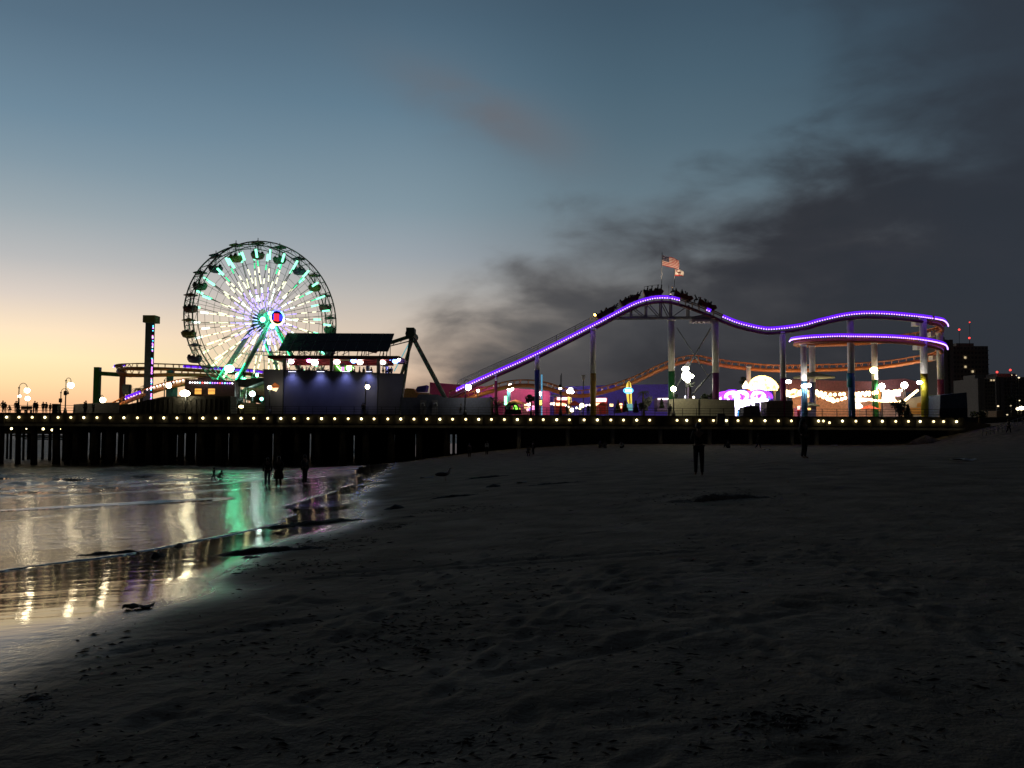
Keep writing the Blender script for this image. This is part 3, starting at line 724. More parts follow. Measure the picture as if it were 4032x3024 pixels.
front = [(1770,1551,126),(1850,1513,126),(1960,1463,126),(2060,1419,126),(2180,1361,126),(2300,1300,126),(2385,1256,126),(2490,1201,126),(2553,1180,126),(2600,1174,126),(2648,1178,126),(2720,1200,126),(2800,1231,126),(2841,1249,126),(2901,1272,126),(2996,1294,125.5),(3050,1296,125),(3158,1282,124.5),(3231,1262,124),(3303,1245,124),(3375,1236,124),(3448,1235,124),(3520,1239,124),(3592,1246,124),(3660,1255,125)]
turn = [(3660,1255,125),(3694,1263,127),(3709,1281,131),(3700,1294,135.5),(3662,1306,140),(3600,1320,144),(3400,1338,147),(3220,1345,144),(3152,1346,138),(3131,1342,133.5)]
low1 = [(3131,1342,133.5),(3138,1336,129),(3170,1331,126),(3220,1327,124.3),(3300,1324,123.5),(3365,1325,123.2),(3448,1326,123.2),(3520,1329,123.2),(3600,1336,123.8),(3665,1347,125.5),(3700,1359,128.5),(3708,1375,133)]
low2 = [(3708,1375,133),(3692,1394,138.5),(3650,1404,142.5),(3600,1412,145),(3480,1430,147),(3300,1441,147),(3050,1445,146),(2900,1433,145),(2800,1418,144),(2720,1407,144),(2620,1434,143),(2500,1489,142),(2400,1524,141),(2300,1544,140),(2230,1539,139),(2150,1514,138),(2080,1504,138),(2000,1509,137),(1900,1537,137),(1790,1572,136)]
W3 = lambda l: [P(*q) for q in l]
tf = track(W3(front), orange=False); tt = track(W3(turn)); t1_ = track(W3(low1)); t2_ = track(W3(low2))
def led(pts, sv, par, i0, i1, gap=.37, keep=None):
    """violet strip and bulbs on the outer side of a length of track"""
    seg = pts[i0:i1]; ss = sv[i0:i1]
    off = [p+v*.78-Vector((0, 0, .33)) for p, v in zip(seg, ss)]
    mb = MB()
    for a, b in zip(off, off[1:]): mb.bar(a+Vector((0, 0, .1)), b+Vector((0, 0, .1)), .06, .46)
    st = mb.build('light_strip', PURS, par)
    mb = MB(); acc = 0; dist = [0]
    for a, b in zip(off, off[1:]): dist.append(dist[-1]+(b-a).length)
    t = 0; j = 0
    while t < dist[-1]:
        while dist[j+1] < t: j += 1
        q = off[j].lerp(off[j+1], (t-dist[j])/(dist[j+1]-dist[j])); mb.octa(q+ss[j]*.1-Vector((0, 0, .08)), .105); t += gap
    tag(mb.build('bulb_row', PUR, st), kind='stuff')
def idx(pts, px):
    return min(range(len(pts)), key=lambda i: abs(pts[i].x-P(px, 1300, pts[i].y).x))
pts, sv, tr = tf
led(pts, sv, tr, idx(pts, 1800), idx(pts, 2688)); led(pts, sv, tr, idx(pts, 2780), idx(pts, 2815)); led(pts, sv, tr, idx(pts, 2838), len(pts))
led(tt[0], tt[1], tt[2], 0, 16)
pts, sv, tr = t1_
led(pts, sv, tr, 0, len(pts), .32)
# walkway and handrail on the lift hill
pts, sv, tr = tf
i0, i1 = 2, idx(pts, 2500)
mb = MB(); wl = [p-v*1.05 for p, v in zip(pts[i0:i1], sv[i0:i1])]
for a, b in zip(wl, wl[1:]): mb.bar(a, b, .8, .06)
wk = mb.build('walkway', STEEL, coaster); mb = MB()
for side in (-.4, .4):
    for h in (.5, .8, 1.1):
        mb.tube([p-v*side+Vector((0, 0, h)) for p, v in zip(wl[::4], sv[i0:i1:4])], .028, 4)
    for p, v in zip(wl[::6], sv[i0:i1:6]): mb.bar(p-v*side, p-v*side+Vector((0, 0, 1.1)), .05)
mb.build('handrail', STEEL, wk)
mb = MB(); j0, j1 = idx(pts, 2540), idx(pts, 2670); 
for h in (.6, 1.3): mb.tube([p-v*1.3+Vector((0, 0, h+.7)) for p, v in zip(pts[j0:j1:4], sv[j0:j1:4])], .03, 4)
for p, v in zip(pts[j0:j1:6], sv[j0:j1:6]): mb.bar(p-v*1.3, p-v*1.3+Vector((0, 0, 2)), .05)
mb.build('crest_rail', STEEL, coaster)
# truss under the crest
mb = MB(); YT = 126.3
q = lambda x, y: P(x, y, YT)
for dy in (0, 1.4):
    o_ = Vector((0, dy, 0))
    mb.bar(q(2390, 1251)+o_, q(2815, 1249)+o_, .26); mb.bar(q(2420, 1238)+o_, q(2600, 1243)+o_, .09)
    tops = {2487: 1206, 2546: 1188, 2604: 1180, 2644: 1184, 2712: 1202}
    for x, y in tops.items(): mb.bar(q(x, 1250)+o_, q(x, y)+o_, .22)
    for a, b in (((2487, 1206), (2546, 1250)), ((2546, 1188), (2604, 1250)), ((2604, 1180), (2640, 1250)), ((2644, 1250), (2712, 1202)), ((2712, 1250), (2800, 1236))): mb.bar(q(*a)+o_, q(*b)+o_, .13)
mb.build('hill_truss', pm('truss_grey_steel', (.2, .2, .21), .5), coaster)
mb = MB(); mb.box(q(2763, 1262)+Vector((0, .8, 0)), (3.1, 1.8, .35))
for k in range(5): mb.box(q(2728+k*18, 1265)+Vector((0, .4, 0)), (.35, .5, .5))
mb.build('brake_platform', pm('pale_platform', (.5, .42, .46), .6), coaster)
mb = MB(); mb.bar(P(2665, 1520, 134), P(2800, 1290, 129), .17); mb.bar(P(2665, 1290, 129), P(2800, 1500, 134), .09); mb.bar(P(2725, 1555, 127), P(2806, 1463, 127), .16)
mb.build('diagonal_brace', DSTEEL, coaster)
UPPER = pm('pale_column_paint', (.8, .79, .78), .45, var=.1)
def column(px, w, y0, ysplit, Y, lower, upper=UPPER, cap=True, zb=DECK):
    a = P(px, y0, Y); r = w*Y/F/2; zs = P(px, ysplit, Y).z
    mb = MB(); mb.tube([(a.x, Y, zs), (a.x, Y, a.z)], r, 16)
    if cap: mb.tube([(a.x, Y, a.z-.02), (a.x, Y, a.z+.25)], r*1.2, 16)
    c = mb.build('support_column', upper, coaster)
    mb = MB(); mb.tube([(a.x, Y, zb), (a.x, Y, zs)], r*1.012, 16); mb.build('painted_base', lower, c)
cb = lambda n, c: pm(n, c, .45, var=.12)
BLUE = cb('column_blue', (.03, .06, .22)); REDC = cb('column_red', (.3, .03, .07)); YEL = cb('column_ochre', (.5, .32, .03)); GRN = cb('column_green', (.03, .2, .06))
MAR = cb('column_purple', (.16, .03, .14)); MAG = cb('column_magenta', (.42, .04, .2)); TEALC = cb('column_teal', (.03, .3, .36)); LBL = cb('column_sky', (.1, .32, .6)); YG = cb('column_yellow', (.7, .6, .04)); LAV = cb('column_lilac', (.55, .45, .62)); CRIM = cb('column_crimson', (.34, .06, .08)); DBL = cb('column_navy', (.06, .08, .3))
column(1953, 11, 1483, 1500, 126, REDC); column(2115, 20, 1402, 1457, 126, BLUE); column(2335, 23, 1300, 1470, 126, YEL)
column(2643, 26, 1262, 1462, 126.6, GRN); column(2816, 26, 1262, 1468, 126.6, MAR); column(3081, 22, 1314, 1490, 125, MAG)
column(3164, 23, 1362, 1500, 131, LBL); column(3197, 23, 1366, 1505, 139, DBL); column(3348, 26, 1256, 1470, 124.6, LBL); column(3442, 23, 1352, 1495, 146, GRN)
column(3634, 27, 1252, 1472, 124.8, YG); column(3700, 25, 1316, 1494, 132.5, CRIM); column(2706, 16, 1430, 1500, 144, LAV); column(2947, 18, 1448, 1510, 145, LAV)
mb = MB()                                                               # teal ring painted above the pale blue base
a = P(3348, 1470, 124.6); b = P(3348, 1525, 124.6); mb.tube([(a.x, 124.6, b.z), (a.x, 124.6, a.z)], 13*124.6/F*1.025, 16); mb.build('column_band', TEALC, coaster)
for px, y, Y in ((3608, 1275, 127), (3614, 1368, 127), (3668, 1318, 135), (3675, 1410, 135)):
    p = P(px, y, Y); mb = MB(); mb.box(p, (.9, 1.4, .7)); mb.bar(p, P(3634 if px < 3640 else 3700, y-6, Y), .3); mb.build('bracket_arm', UPPER, coaster)
# seaward turn behind and beside the wheel
lt = [(1120,1480,158),(1000,1462,158),(900,1455,157),(780,1446,156),(650,1440,155),(540,1438,153),(487,1440,150),(466,1446,146),(474,1456,143),(510,1463,142),(580,1464,142),(680,1462,143),(790,1464,146),(900,1470,149)]
ta = track(W3(lt), name='track'); led(ta[0], ta[1], ta[2], idx(ta[0][:len(ta[0])//2], 505), idx(ta[0][:len(ta[0])//2], 505)+10)
k0 = [i for i in range(len(ta[0])) if i < len(ta[0])//3]
led(ta[0], ta[1], ta[2], 4, 34, .5)
lt2 = [(395,1612,134),(430,1598,134),(480,1573,134.5),(560,1541,135.5),(640,1514,137),(720,1497,139),(790,1492,141),(880,1500,143)]
tb = track(W3(lt2), name='track', z0=.2); led(tb[0], tb[1], tb[2], idx(tb[0], 420), idx(tb[0], 448), .45); led(tb[0], tb[1], tb[2], idx(tb[0], 498), idx(tb[0], 575), .45)
mb = MB(); LEDM = em('mixed_bulb_white', (1., .75, .8), 6)
pts, sv, tr = tb
for i in range(idx(pts, 590), idx(pts, 735)): mb.octa(pts[i]+sv[i]*.75-Vector((0, 0, .2)), .13)
tag(mb.build('bulb_row', LEDM, tr), kind='stuff')
GREENP = cb('post_green', (.05, .2, .05)); REDP = cb('post_red', (.3, .09, .06)); TEALP = cb('post_teal', (.05, .24, .24))
def post(px, w, y0, Y, m, name='support_post'):
    a = P(px, y0, Y); mb = MB(); mb.box((a.x, Y, (a.z+DECK)/2), (w*Y/F, w*Y/F, a.z-DECK)); mb.build(name, m, coaster)
post(385, 21, 1446, 146, GREENP); post(484, 17, 1458, 145, REDP); post(670, 20, 1458, 146, TEALP); post(1000, 18, 1470, 158, GREENP)
mb = MB(); mb.bar(P(388, 1470, 146), P(516, 1478, 146), .62, .7); mb.box(P(512, 1480, 146), (1.4, .8, .4)); mb.build('cross_arm', GREENP, coaster)
post(560, 14, 1556, 136, DSTEEL); post(690, 14, 1520, 138.5, TEALP); post(460, 14, 1600, 134.5, DSTEEL)

# train on the crest: five cars and their riders
ctr = P(2600, 1150, 126)
train = thing('coaster_train', 'five-car coaster train going over the crest of the lift hill', 'coaster train', (ctr.x, 126, ctr.z))
CARM = pm('car_dark_red', (.16, .05, .035), .4); SEATM = pm('car_seat_black', (.02, .02, .022), .6)
pts, sv, tr = tf
CARS = []
for ci, px in enumerate((2395, 2481, 2583, 2683, 2779)):
    i = idx(pts, px); c = pts[i]; f = (pts[i+2]-pts[i-2]).normalized(); s_ = sv[i]; u = s_.cross(f).normalized()
    if u.z < 0: u = -u
    M3 = Matrix((f, s_, u)).transposed(); o = c+u*.1
    T_ = lambda x, y, z, M3=M3, o=o: o+M3 @ Vector((x, y, z))
    mb = MB()
    side = [(-1.45, .1), (1.3, .1), (1.55, .45), (1.2, .82), (.5, .62), (.2, .82), (-.5, .6), (-.9, .85), (-1.5, .75)]
    mb.prism([T_(x, -.58, z) for x, z in side], M3 @ Vector((0, 1.16, 0))); car = mb.build('car', CARM, train)
    mb = MB()
    for x in (-1.25, -.35, .5): mb.prism([T_(x-.12, -.5, .6), T_(x+.08, -.5, .6), T_(x-.02, -.5, 1.12), T_(x-.2, -.5, 1.1)], M3 @ Vector((0, 1.0, 0)))
    mb.build('seat', SEATM, car); mb = MB()
    for x in (-1., 1.):
        for y in (-.55, .55): MB().tube([T_(x, y-.07, .02), T_(x, y+.07, .02)], .16, 10).build('wheel', BLACK, car)
    if ci == 0:
        mb = MB(); mb.ball(T_(-1.5, 0, .95), .2, 8, 6); mb.build('tail_lamp', em('tail_lamp_amber', (1, .55, .1), 16), car)
    CARS.append((T_, M3))
# ------------------------------------------------------------------ restaurant block on the pier
RY = 122.5
rest = thing('restaurant_building', 'slant-walled blue restaurant with a lit roof terrace under a solar canopy', 'building', (P(1300, 1600, RY).x, RY, DECK))
BLUEW = pm('slate_blue_stucco', (.12, .125, .19), .75, var=.18, scale=.35, bump=.25, bscale=6)
mb = MB()
zt = P(1300, 1463, RY).z
fr = [(1045, 1632), (1037, 1456), (1117, 1457), (1117, 1632)]
def wall(pts, Y0, Y1, th=.3):
    a = [P(x, y, Y) for (x, y), Y in zip(pts, (Y0, Y0, Y1, Y1))]
    for p in (a[0], a[3]): p.z = DECK
    return a
m0 = wall([(1045, 1632), (1037, 1456), (1117, 1458), (1117, 1632)], 124.2, RY)
m1 = wall([(1117, 1632), (1117, 1458), (1488, 1470), (1488, 1632)], RY, RY)
m2 = wall([(1488, 1632), (1488, 1471), (1592, 1474), (1571, 1632)], RY, 124.2)
mb.prism(m0, (.05, .3, 0)); mb.prism(m1, (0, .3, 0)); mb.prism(m2, (-.05, .3, 0))
l0, r0 = m0[1], m2[2]
mb.prism([m0[0], m0[1], m0[1]+Vector((1.2, 9, 0)), m0[0]+Vector((1.2, 9, 0))], (.3, 0, 0))
mb.prism([m2[3], m2[2], m2[2]+Vector((-1.6, 7.3, 0)), m2[3]+Vector((-1.6, 7.3, 0))], (-.3, 0, 0))
mb.prism([m0[0]+Vector((1.2, 9, 0)), m0[1]+Vector((1.2, 9, -1.1)), m2[2]+Vector((-1.7, 7.2, -1.1)), m2[3]+Vector((-1.7, 7.2, 0))], (0, .3, 0))
mb.build('wall', BLUEW, rest)
mb = MB()
for px in (1117, 1488):
    a = P(px, 1462, RY-.03); mb.box((a.x, RY-.06, (a.z+DECK)/2), (.12, .1, a.z-DECK))
mb.build('wall_joint', BLACK, rest)
TER = zt-1.15
mb = MB(); mb.box(((l0.x+r0.x)/2-.2, RY+5, TER-.15), (r0.x-l0.x-4.2, 6, .2)); mb.build('terrace_floor', WOOD, rest)
mb = MB()
for a, b in ((m0[1], m0[2]), (m1[1], m1[2]), (m2[1], m2[2])): mb.bar(a+Vector((0, .12, .05)), b+Vector((0, .12, .05)), .46, .09)
mb.build('parapet_cap', pm('dark_cap', (.05, .05, .07), .6), rest)
# terrace roof, posts
zr = P(1300, 1405, RY).z; zr0 = P(1300, 1415, RY).z
REDR = pm('red_roof_paint', (.42, .04, .035), .5)
rl = P(1057, 1404, RY+.5).x; rrx = P(1573, 1410, RY+.5).x
mb = MB(); mb.box(((rl+rrx)/2, RY+4.2, zr), (rrx-rl, 8.0, .42)); mb.build('terrace_roof', pm('brown_roof_edge', (.10, .045, .035), .6), rest)
mb = MB(); mb.box(((rl+rrx)/2, RY+4.2, zr-.27), (rrx-rl-.6, 7.4, .1)); mb.box(((rl+rrx)/2+.3, RY+4.6, zr-.62), (rrx-rl-3.5, .3, .6)); mb.build('red_soffit', REDR, rest)
mb = MB(); mb.prism([P(1560, 1400, RY+1), P(1592, 1412, RY+1), P(1592, 1428, RY+1), P(1560, 1428, RY+1)], (0, 3, 0)); mb.build('roof_end', pm('roof_end_plum', (.15, .05, .12), .6), rest)
for px in (1122, 1306, 1491):
    a = P(px, 1410, RY+.35); mb = MB(); mb.box((a.x, RY+.35, (zr-.2+TER)/2), (.5, .4, zr-.2-TER)); mb.build('roof_post', pm('cream_post', (.45, .42, .36), .6), rest)
for px in (1175, 1452):
    a = P(px, 1410, RY+7); mb = MB(); mb.box((a.x, RY+7, (zr-.2+TER)/2), (.3, .3, zr-.2-TER)); mb.build('roof_post', pm('cream_post', (.45, .42, .36), .6), rest)
# solar canopy on struts
SOL = pm('solar_panel_glass', (.012, .02, .03), .18, var=.3, bump=0, spec=.6)
a, b, c, d_ = P(1096, 1378, RY+1.2), P(1529, 1380, RY+1.2), P(1552, 1313, RY+6.2), P(1131, 1311, RY+6.2)
nrm = (b-a).cross(d_-a).normalized()
mb = MB(); mb.prism([a, b, c, d_], -nrm*.14 if nrm.z > 0 else nrm*.14); sp = mb.build('solar_roof', SOL, rest)
mb = MB(); up_ = nrm if nrm.z > 0 else -nrm
for k in range(1, 10): mb.bar(a.lerp(b, k/10)+up_*.012, d_.lerp(c, k/10)+up_*.012, .05, .03)
mb.bar(a.lerp(d_, .5)+up_*.012, b.lerp(c, .5)+up_*.012, .03, .03); mb.build('panel_seam', STEEL, sp)
mb = MB()
for k, px in enumerate((1098, 1151, 1172, 1220, 1237, 1256, 1305, 1352, 1405, 1422, 1432, 1494, 1506, 1520)):
    x = P(px, 1390, RY+1.4); mb.bar((x.x, RY+1.4, zr+.2), (x.x+.2, RY+1.35, a.z-.05), .09)
    mb.bar((x.x, RY+5.6, zr+.2), (x.x, RY+5.6, c.z-.5), .1)
for p0, p1 in ((1100, 1150), (1180, 1225), (1225, 1180), (1305, 1345), (1345, 1380), (1440, 1494), (1256, 1300)):
    mb.bar(P(p0, 1398, RY+1.5), P(p1, 1381, RY+1.5), .07)
mb.bar(a+Vector((.2, .1, -.1)), b+Vector((-.2, .1, -.1)), .12); mb.build('canopy_strut', DSTEEL, rest)
# wall-washing lamps along the parapet (lit in the photo)
for px in (1150, 1262, 1362, 1452):
    p = P(px, 1464, RY-.25); hb = MB(); hb.box(p+Vector((0, .1, .1)), (1.3 if px != 1452 else .9, .22, .1)); hd = hb.build('wall_lamp', BLACK, rest)
    lb = MB(); lb.box(p+Vector((0, .02, .04)), (1.1 if px != 1452 else .8, .1, .03)); lb.build('lamp_strip', em('wall_lamp_violet', (.72, .74, 1.), 5), hd)
    ld = bpy.data.lights.new('wall_wash', 'SPOT'); ld.energy = 320; ld.color = (.42, .46, 1.); ld.spot_size = R_(112); ld.spot_blend = 1.0; ld.shadow_soft_size = .3
    lo = bpy.data.objects.new('wall_wash', ld); COL.objects.link(lo); lo.location = p+Vector((0, -.45, .05)); lo.rotation_euler = (R_(8), 0, 0)
def stage(px, py, Y, r, col, st, label, cat='stage light'):
    p = P(px, py, Y); t = thing('stage_light', label, cat, p, 'stage lights under the terrace roof')
    mb = MB(); mb.tube([p+Vector((0, .3, .18)), p+Vector((0, -.05, 0))], [r*.7, r*1.05], 10); mb.bar(p+Vector((0, .2, .1)), Vector((p.x, p.y+.2, zr-.3)), .05); mb.build('housing', BLACK, t)
    mb = MB(); mb.ball(p+Vector((0, -.09, -.02)), r, 9, 6, sc=(1.25, .6, .9)); mb.build('lens', em('stage_'+'_'.join(str(int(c*99)) for c in col)+str(int(st)), col, st), t)
stage(1147, 1424, RY+2, .34, (1, .75, .85), 20, 'white-pink stage light by the first terrace post')
stage(1218, 1420, RY+1.5, .3, (1, .08, .85), 42, 'magenta stage light above the middle of the first terrace bay')
stage(1240, 1428, RY+2, .42, (1, .85, .95), 24, 'broad white stage light right beside the magenta one')
stage(1276, 1413, RY+2, .12, (1, .8, 1), 16, 'small pale stage light on the red soffit left of the middle post')
stage(1298, 1414, RY+2, .1, (1, .95, .85), 16, 'tiny warm stage light touching the middle terrace post')
stage(1327, 1425, RY+1.5, .38, (1, .86, .74), 18, 'warm stage light just right of the middle terrace post')
stage(1393, 1421, RY+1.5, .36, (.1, .2, 1), 26, 'blue stage light in the second terrace bay')
stage(1418, 1427, RY+2, .36, (1, .86, .74), 18, 'warm stage light right beside the blue one in the second bay')
stage(1508, 1427, RY+1.5, .33, (1, .88, .78), 18, 'warm stage light just right of the last terrace post')
stage(1537, 1415, RY+1.5, .15, (.1, .25, 1), 14, 'small blue stage light near the end of the terrace roof')
stage(1557, 1422, RY+1., .36, (.05, .16, 1), 34, 'large blue stage light at the end of the terrace')
stage(1571, 1416, RY+.8, .2, (.85, .92, 1), 20, 'white stage light at the tip of the terrace roof')
for px, col, lab in ((1374, (.35, .9, .25), 'green lit scenery panel on the roof terrace'),):
    t = thing('scenery_panel', lab, 'panel', P(1350, 1450, RY+6))
    mb = MB(); mb.prism([P(1310, 1465, RY+6), P(1312, 1432, RY+6), P(1400, 1428, RY+6), P(1385, 1465, RY+6)], (0, .15, 0)); mb.build('panel', pm('green_panel', (.16, .4, .08), .6), t)
    mb = MB(); mb.bar(P(1318, 1432, RY+5.9), P(1345, 1462, RY+5.9), .14); mb.bar(P(1330, 1430, RY+5.9), P(1356, 1462, RY+5.9), .14); mb.bar(P(1372, 1440, RY+5.9), P(1395, 1450, RY+5.9), .14)
    mb.ball(P(1376, 1448, RY+5.8), .5, 9, 6, sc=(1.1, .4, 1)); mb.build('neon_tube', em('neon_green', (.5, 1, .35), 5), t)
for px, py, col, lab in ((1350, 1445, (1, .35, .85), 'pink lit speaker column on the terrace'), (1523, 1444, (.4, .4, 1), 'violet lit speaker column near the end of the terrace')):
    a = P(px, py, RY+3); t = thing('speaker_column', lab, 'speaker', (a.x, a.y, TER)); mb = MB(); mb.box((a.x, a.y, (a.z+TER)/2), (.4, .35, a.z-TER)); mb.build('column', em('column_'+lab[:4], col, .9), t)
    mb = MB(); mb.box((a.x-.1, a.y, a.z+.25), (.6, .5, .5)); mb.build('speaker', BLACK, t)
# diamond wall sign with its lamp
t = thing('diamond_sign', 'small orange and white diamond sign on the corner of the blue restaurant', 'sign', P(1084, 1526, 123.2))
mb = MB(); YS = 122.9
mb.prism([P(1068, 1520, YS), P(1082, 1506, YS), P(1100, 1518, YS), P(1098, 1522, YS)], (0, .12, 0)); mb.prism([P(1066, 1524, YS), P(1100, 1519, YS), P(1098, 1526, YS), P(1070, 1530, YS)], (0, .16, 0)); mb.build('upper_half', pm('orange_sign_paint', (.8, .2, .03), .5), t)
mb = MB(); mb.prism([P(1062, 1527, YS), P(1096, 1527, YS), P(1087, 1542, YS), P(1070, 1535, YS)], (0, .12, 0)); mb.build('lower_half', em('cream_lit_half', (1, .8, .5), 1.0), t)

# ------------------------------------------------------------------ swinging ride behind the restaurant
sw = thing('swing_ride', 'dark A-frame of a swinging ride rising behind the restaurant roof', 'ride', (P(1640, 1600, 139).x, 139, DECK))
SWM = pm('ride_olive_steel', (.06, .075, .055), .5)
mb = MB(); ap = P(1622, 1322, 139)
for (bx, by), Yb in (((1745, 1556), 134.), ((1575, 1620), 134.), ((1768, 1590), 146.), ((1540, 1600), 146.)):
    f = P(bx, by, Yb); d = f-ap; f = ap+d*((ap.z-DECK)/(ap.z-f.z)); mb.bar(ap+Vector((0, (Yb-139)*.25, 0)), f, .36, .42)
mb.build('frame_leg', SWM, sw)
mb = MB(); mb.tube([ap-Vector((0, 3, 0)), ap+Vector((0, 3, 0))], .75, 12); mb.box(ap+Vector((-.15, 0, .6)), (1.3, 3, 1.2)); mb.build('hub', SWM, sw)
mb = MB(); mb.bar(ap, P(1500, 1362, 139), .5, .55); mb.bar(ap+Vector((0, 0, -.8)), P(1500, 1372, 139), .16); 
for k in range(4): mb.bar(ap.lerp(P(1500, 1362, 139), k/4), ap.lerp(P(1500, 1372, 139), (k+.5)/4)-Vector((0, 0, .3)), .09)
mb.build('swing_arm', SWM, sw)
mb = MB(); mb.prism([P(1490, 1340, 139), P(1500, 1352, 139), P(1470, 1385, 139), P(1440, 1380, 139)], (0, 3, 0)); mb.build('gondola_hull', CRIM, sw)
mb = MB(); mb.bar(P(1614, 1345, 137.6), P(1552, 1462, 137.6), .16); mb.build('light_tube', em('swing_teal', (.2, .55, .6), .7), sw)

# ------------------------------------------------------------------ low buildings on the pier
def block(name, label, cat, pts, Y, depth, m, part='wall', group=None):
    cx = sum(p[0] for p in pts)/len(pts); t = thing(name, label, cat, (P(cx, 1600, Y).x, Y, DECK), group)
    mb = MB(); mb.ppoly(pts, Y, depth); mb.build(part, m, t); return t
DW = pm('dark_bluegrey_panel', (.07, .08, .11), .8, var=.2)
lb = block('low_building', 'low dark blue-grey building right of the restaurant', 'building', [(1577, 1632), (1577, 1565), (1640, 1565), (1648, 1553), (1722, 1553), (1752, 1566), (1934, 1566), (1934, 1636)], 124, 5, DW)
mb = MB()
for px in (1666, 1712): mb.box(P(px, 1604, 123.98)-Vector((0, .04, 0)), (.9, .1, 2.2))
mb.build('door', pm('grey_door', (.12, .12, .13), .6), lb)
mb = MB()
for px in (1664, 1715): mb.tube([P(px-8, 1600, 123.7), P(px-6, 1588, 123.7), P(px+4, 1587, 123.7), P(px+7, 1598, 123.7)], .09, 6)
mb.build('pipe', STEEL, lb)
BRN = pm('dark_brown_siding', (.035, .032, .027), .85, var=.2)
sw_ = block('shed_wall', 'long dark shed wall beside the drop tower', 'building', [(470, 1632), (470, 1596), (512, 1590), (560, 1580), (640, 1562), (735, 1560), (908, 1560), (908, 1632)], 123, 6, BRN)
mb = MB()
for k in range(22): mb.box(P(520+k*18, 1600, 122.96), (.05, .05, 2.2))
mb.build('batten', BRN, sw_)
block('banner_fence', 'pale grey banner fence at the foot of the green coaster post', 'fence', [(286, 1630), (290, 1592), (385, 1586), (468, 1584), (468, 1630)], 124, .2, pm('banner_cloth', (.1, .1, .105), .8))
block('white_gate', 'narrow white gate panel at the end of the dark shed wall', 'gate', [(911, 1630), (908, 1561), (932, 1565), (930, 1630)], 122.6, .25, pm('white_gate_paint', (.55, .6, .58), .6))
qb = block('station_house', 'brown ticket house with two amber windows beneath the wheel', 'building', [(728, 1580), (728, 1493), (778, 1493), (780, 1486), (832, 1485), (834, 1494), (924, 1500), (924, 1580)], 128.3, 2.5, pm('brown_station_wall', (.10, .05, .04), .7))
for px in (780, 833):
    wn = MB().box(P(px, 1541, 128.27), (1.0, .06, .85)).build('window', em('amber_window', (1, .5, .1), 1.0), qb)
    MB().box(P(px, 1539, 128.23), (1.08, .06, .07)).build('window_bar', BLACK, wn)
mb = MB(); cols = [0,1,0,0,3,2,0,0,3,4,4,4,2,4,3,4,4,0]
for k, c in enumerate(cols): mb.octa(P(748+k*9.8, 1506+k*.2, 128.1), .13, c)
mb.build('light_string', [em('cbulb_white', (.9, .95, 1), 7), em('cbulb_w2', (1, .9, .9), 4), em('cbulb_red', (1, .08, .08), 5), em('cbulb_cyan', (.2, .8, .9), 5), em('cbulb_violet', (.35, .15, 1), 5)], qb)
plt = block('boarding_platform', 'grey boarding platform under the foot of the wheel', 'platform', [(924, 1520), (924, 1496), (960, 1492), (1040, 1488), (1040, 1500), (975, 1525)], 130, 3, pm('platform_grey_green', (.10, .12, .10), .7))
mb = MB()
for px in (944, 966): mb.tube([PZ(px, 130.3, DECK), P(px, 1520, 130.3)], .13, 8)
mb.build('prop', pm('white_prop', (.5, .5, .45), .5), plt)
tn = thing('tent', 'peach canvas tent lit from inside between the shed and the restaurant', 'tent', (P(1000, 1600, 134).x, 134, DECK))
mb = MB(); mb.prism([P(965, 1520, 134), P(1008, 1495, 134), P(1048, 1492, 134), P(1048, 1570, 134)], (0, 5, 0)); mb.build('canopy', pm('peach_canvas', (.7, .36, .22), .8), tn)
mb = MB(); mb.prism([P(925, 1562, 137), P(968, 1522, 137), P(1048, 1570, 137), P(1048, 1596, 137)], (0, .1, 0)); mb.build('side_sheet', pm('tent_sheet', (.45, .36, .28), .8), tn)
mb = MB()
for px in (968, 1046): mb.tube([PZ(px, 133.8, DECK), P(px, 1522, 133.8)], .07, 6)
mb.build('pole', STEEL, tn)
block('parapet_curb', 'pale low curb wall behind the railing beside the restaurant', 'wall', [(934, 1630), (934, 1582), (1046, 1592), (1046, 1630)], 127, .3, pm('pale_curb', (.22, .22, .16), .8))

# market halls behind the coaster
PINK = pm('pink_hall_paint', (.62, .06, .22), .6, var=.12); PURP = pm('purple_hall_paint', (.13, .085, .72), .6, var=.15)
ph = block('arcade_hall', 'long pink arcade hall behind the foot of the lift hill', 'building', [(1692, 1640), (1692, 1505), (1880, 1520), (2020, 1527), (2165, 1541), (2165, 1640)], 152, 10, PINK)
mb = MB(); mb.ppoly([(1880, 1640), (1886, 1532), (1940, 1560), (1946, 1640)], 151.9, .05); mb.build('violet_stripe', pm('violet_stripe', (.4, .04, .5), .6), ph)
block('blue_awning', 'blue slanted awning left of the pink arcade hall', 'awning', [(1632, 1541), (1644, 1522), (1681, 1516), (1674, 1541)], 146, 4, pm('blue_awning_cloth', (.07, .06, .38), .7), part='cloth')
block('ride_platform', 'orange ride deck with white trim behind the restaurant end', 'platform', [(1576, 1640), (1578, 1540), (1600, 1528), (1628, 1530), (1636, 1545), (1690, 1548), (1690, 1640)], 141, 4, pm('orange_ride_deck', (.5, .2, .06), .6), part='deck')
block('games_hall', 'wide purple games hall behind the yellow column', 'building', [(2150, 1640), (2150, 1538), (2235, 1522), (2420, 1516), (2640, 1513), (2640, 1640)], 156, 10, PURP)
RND = random.Random(2)
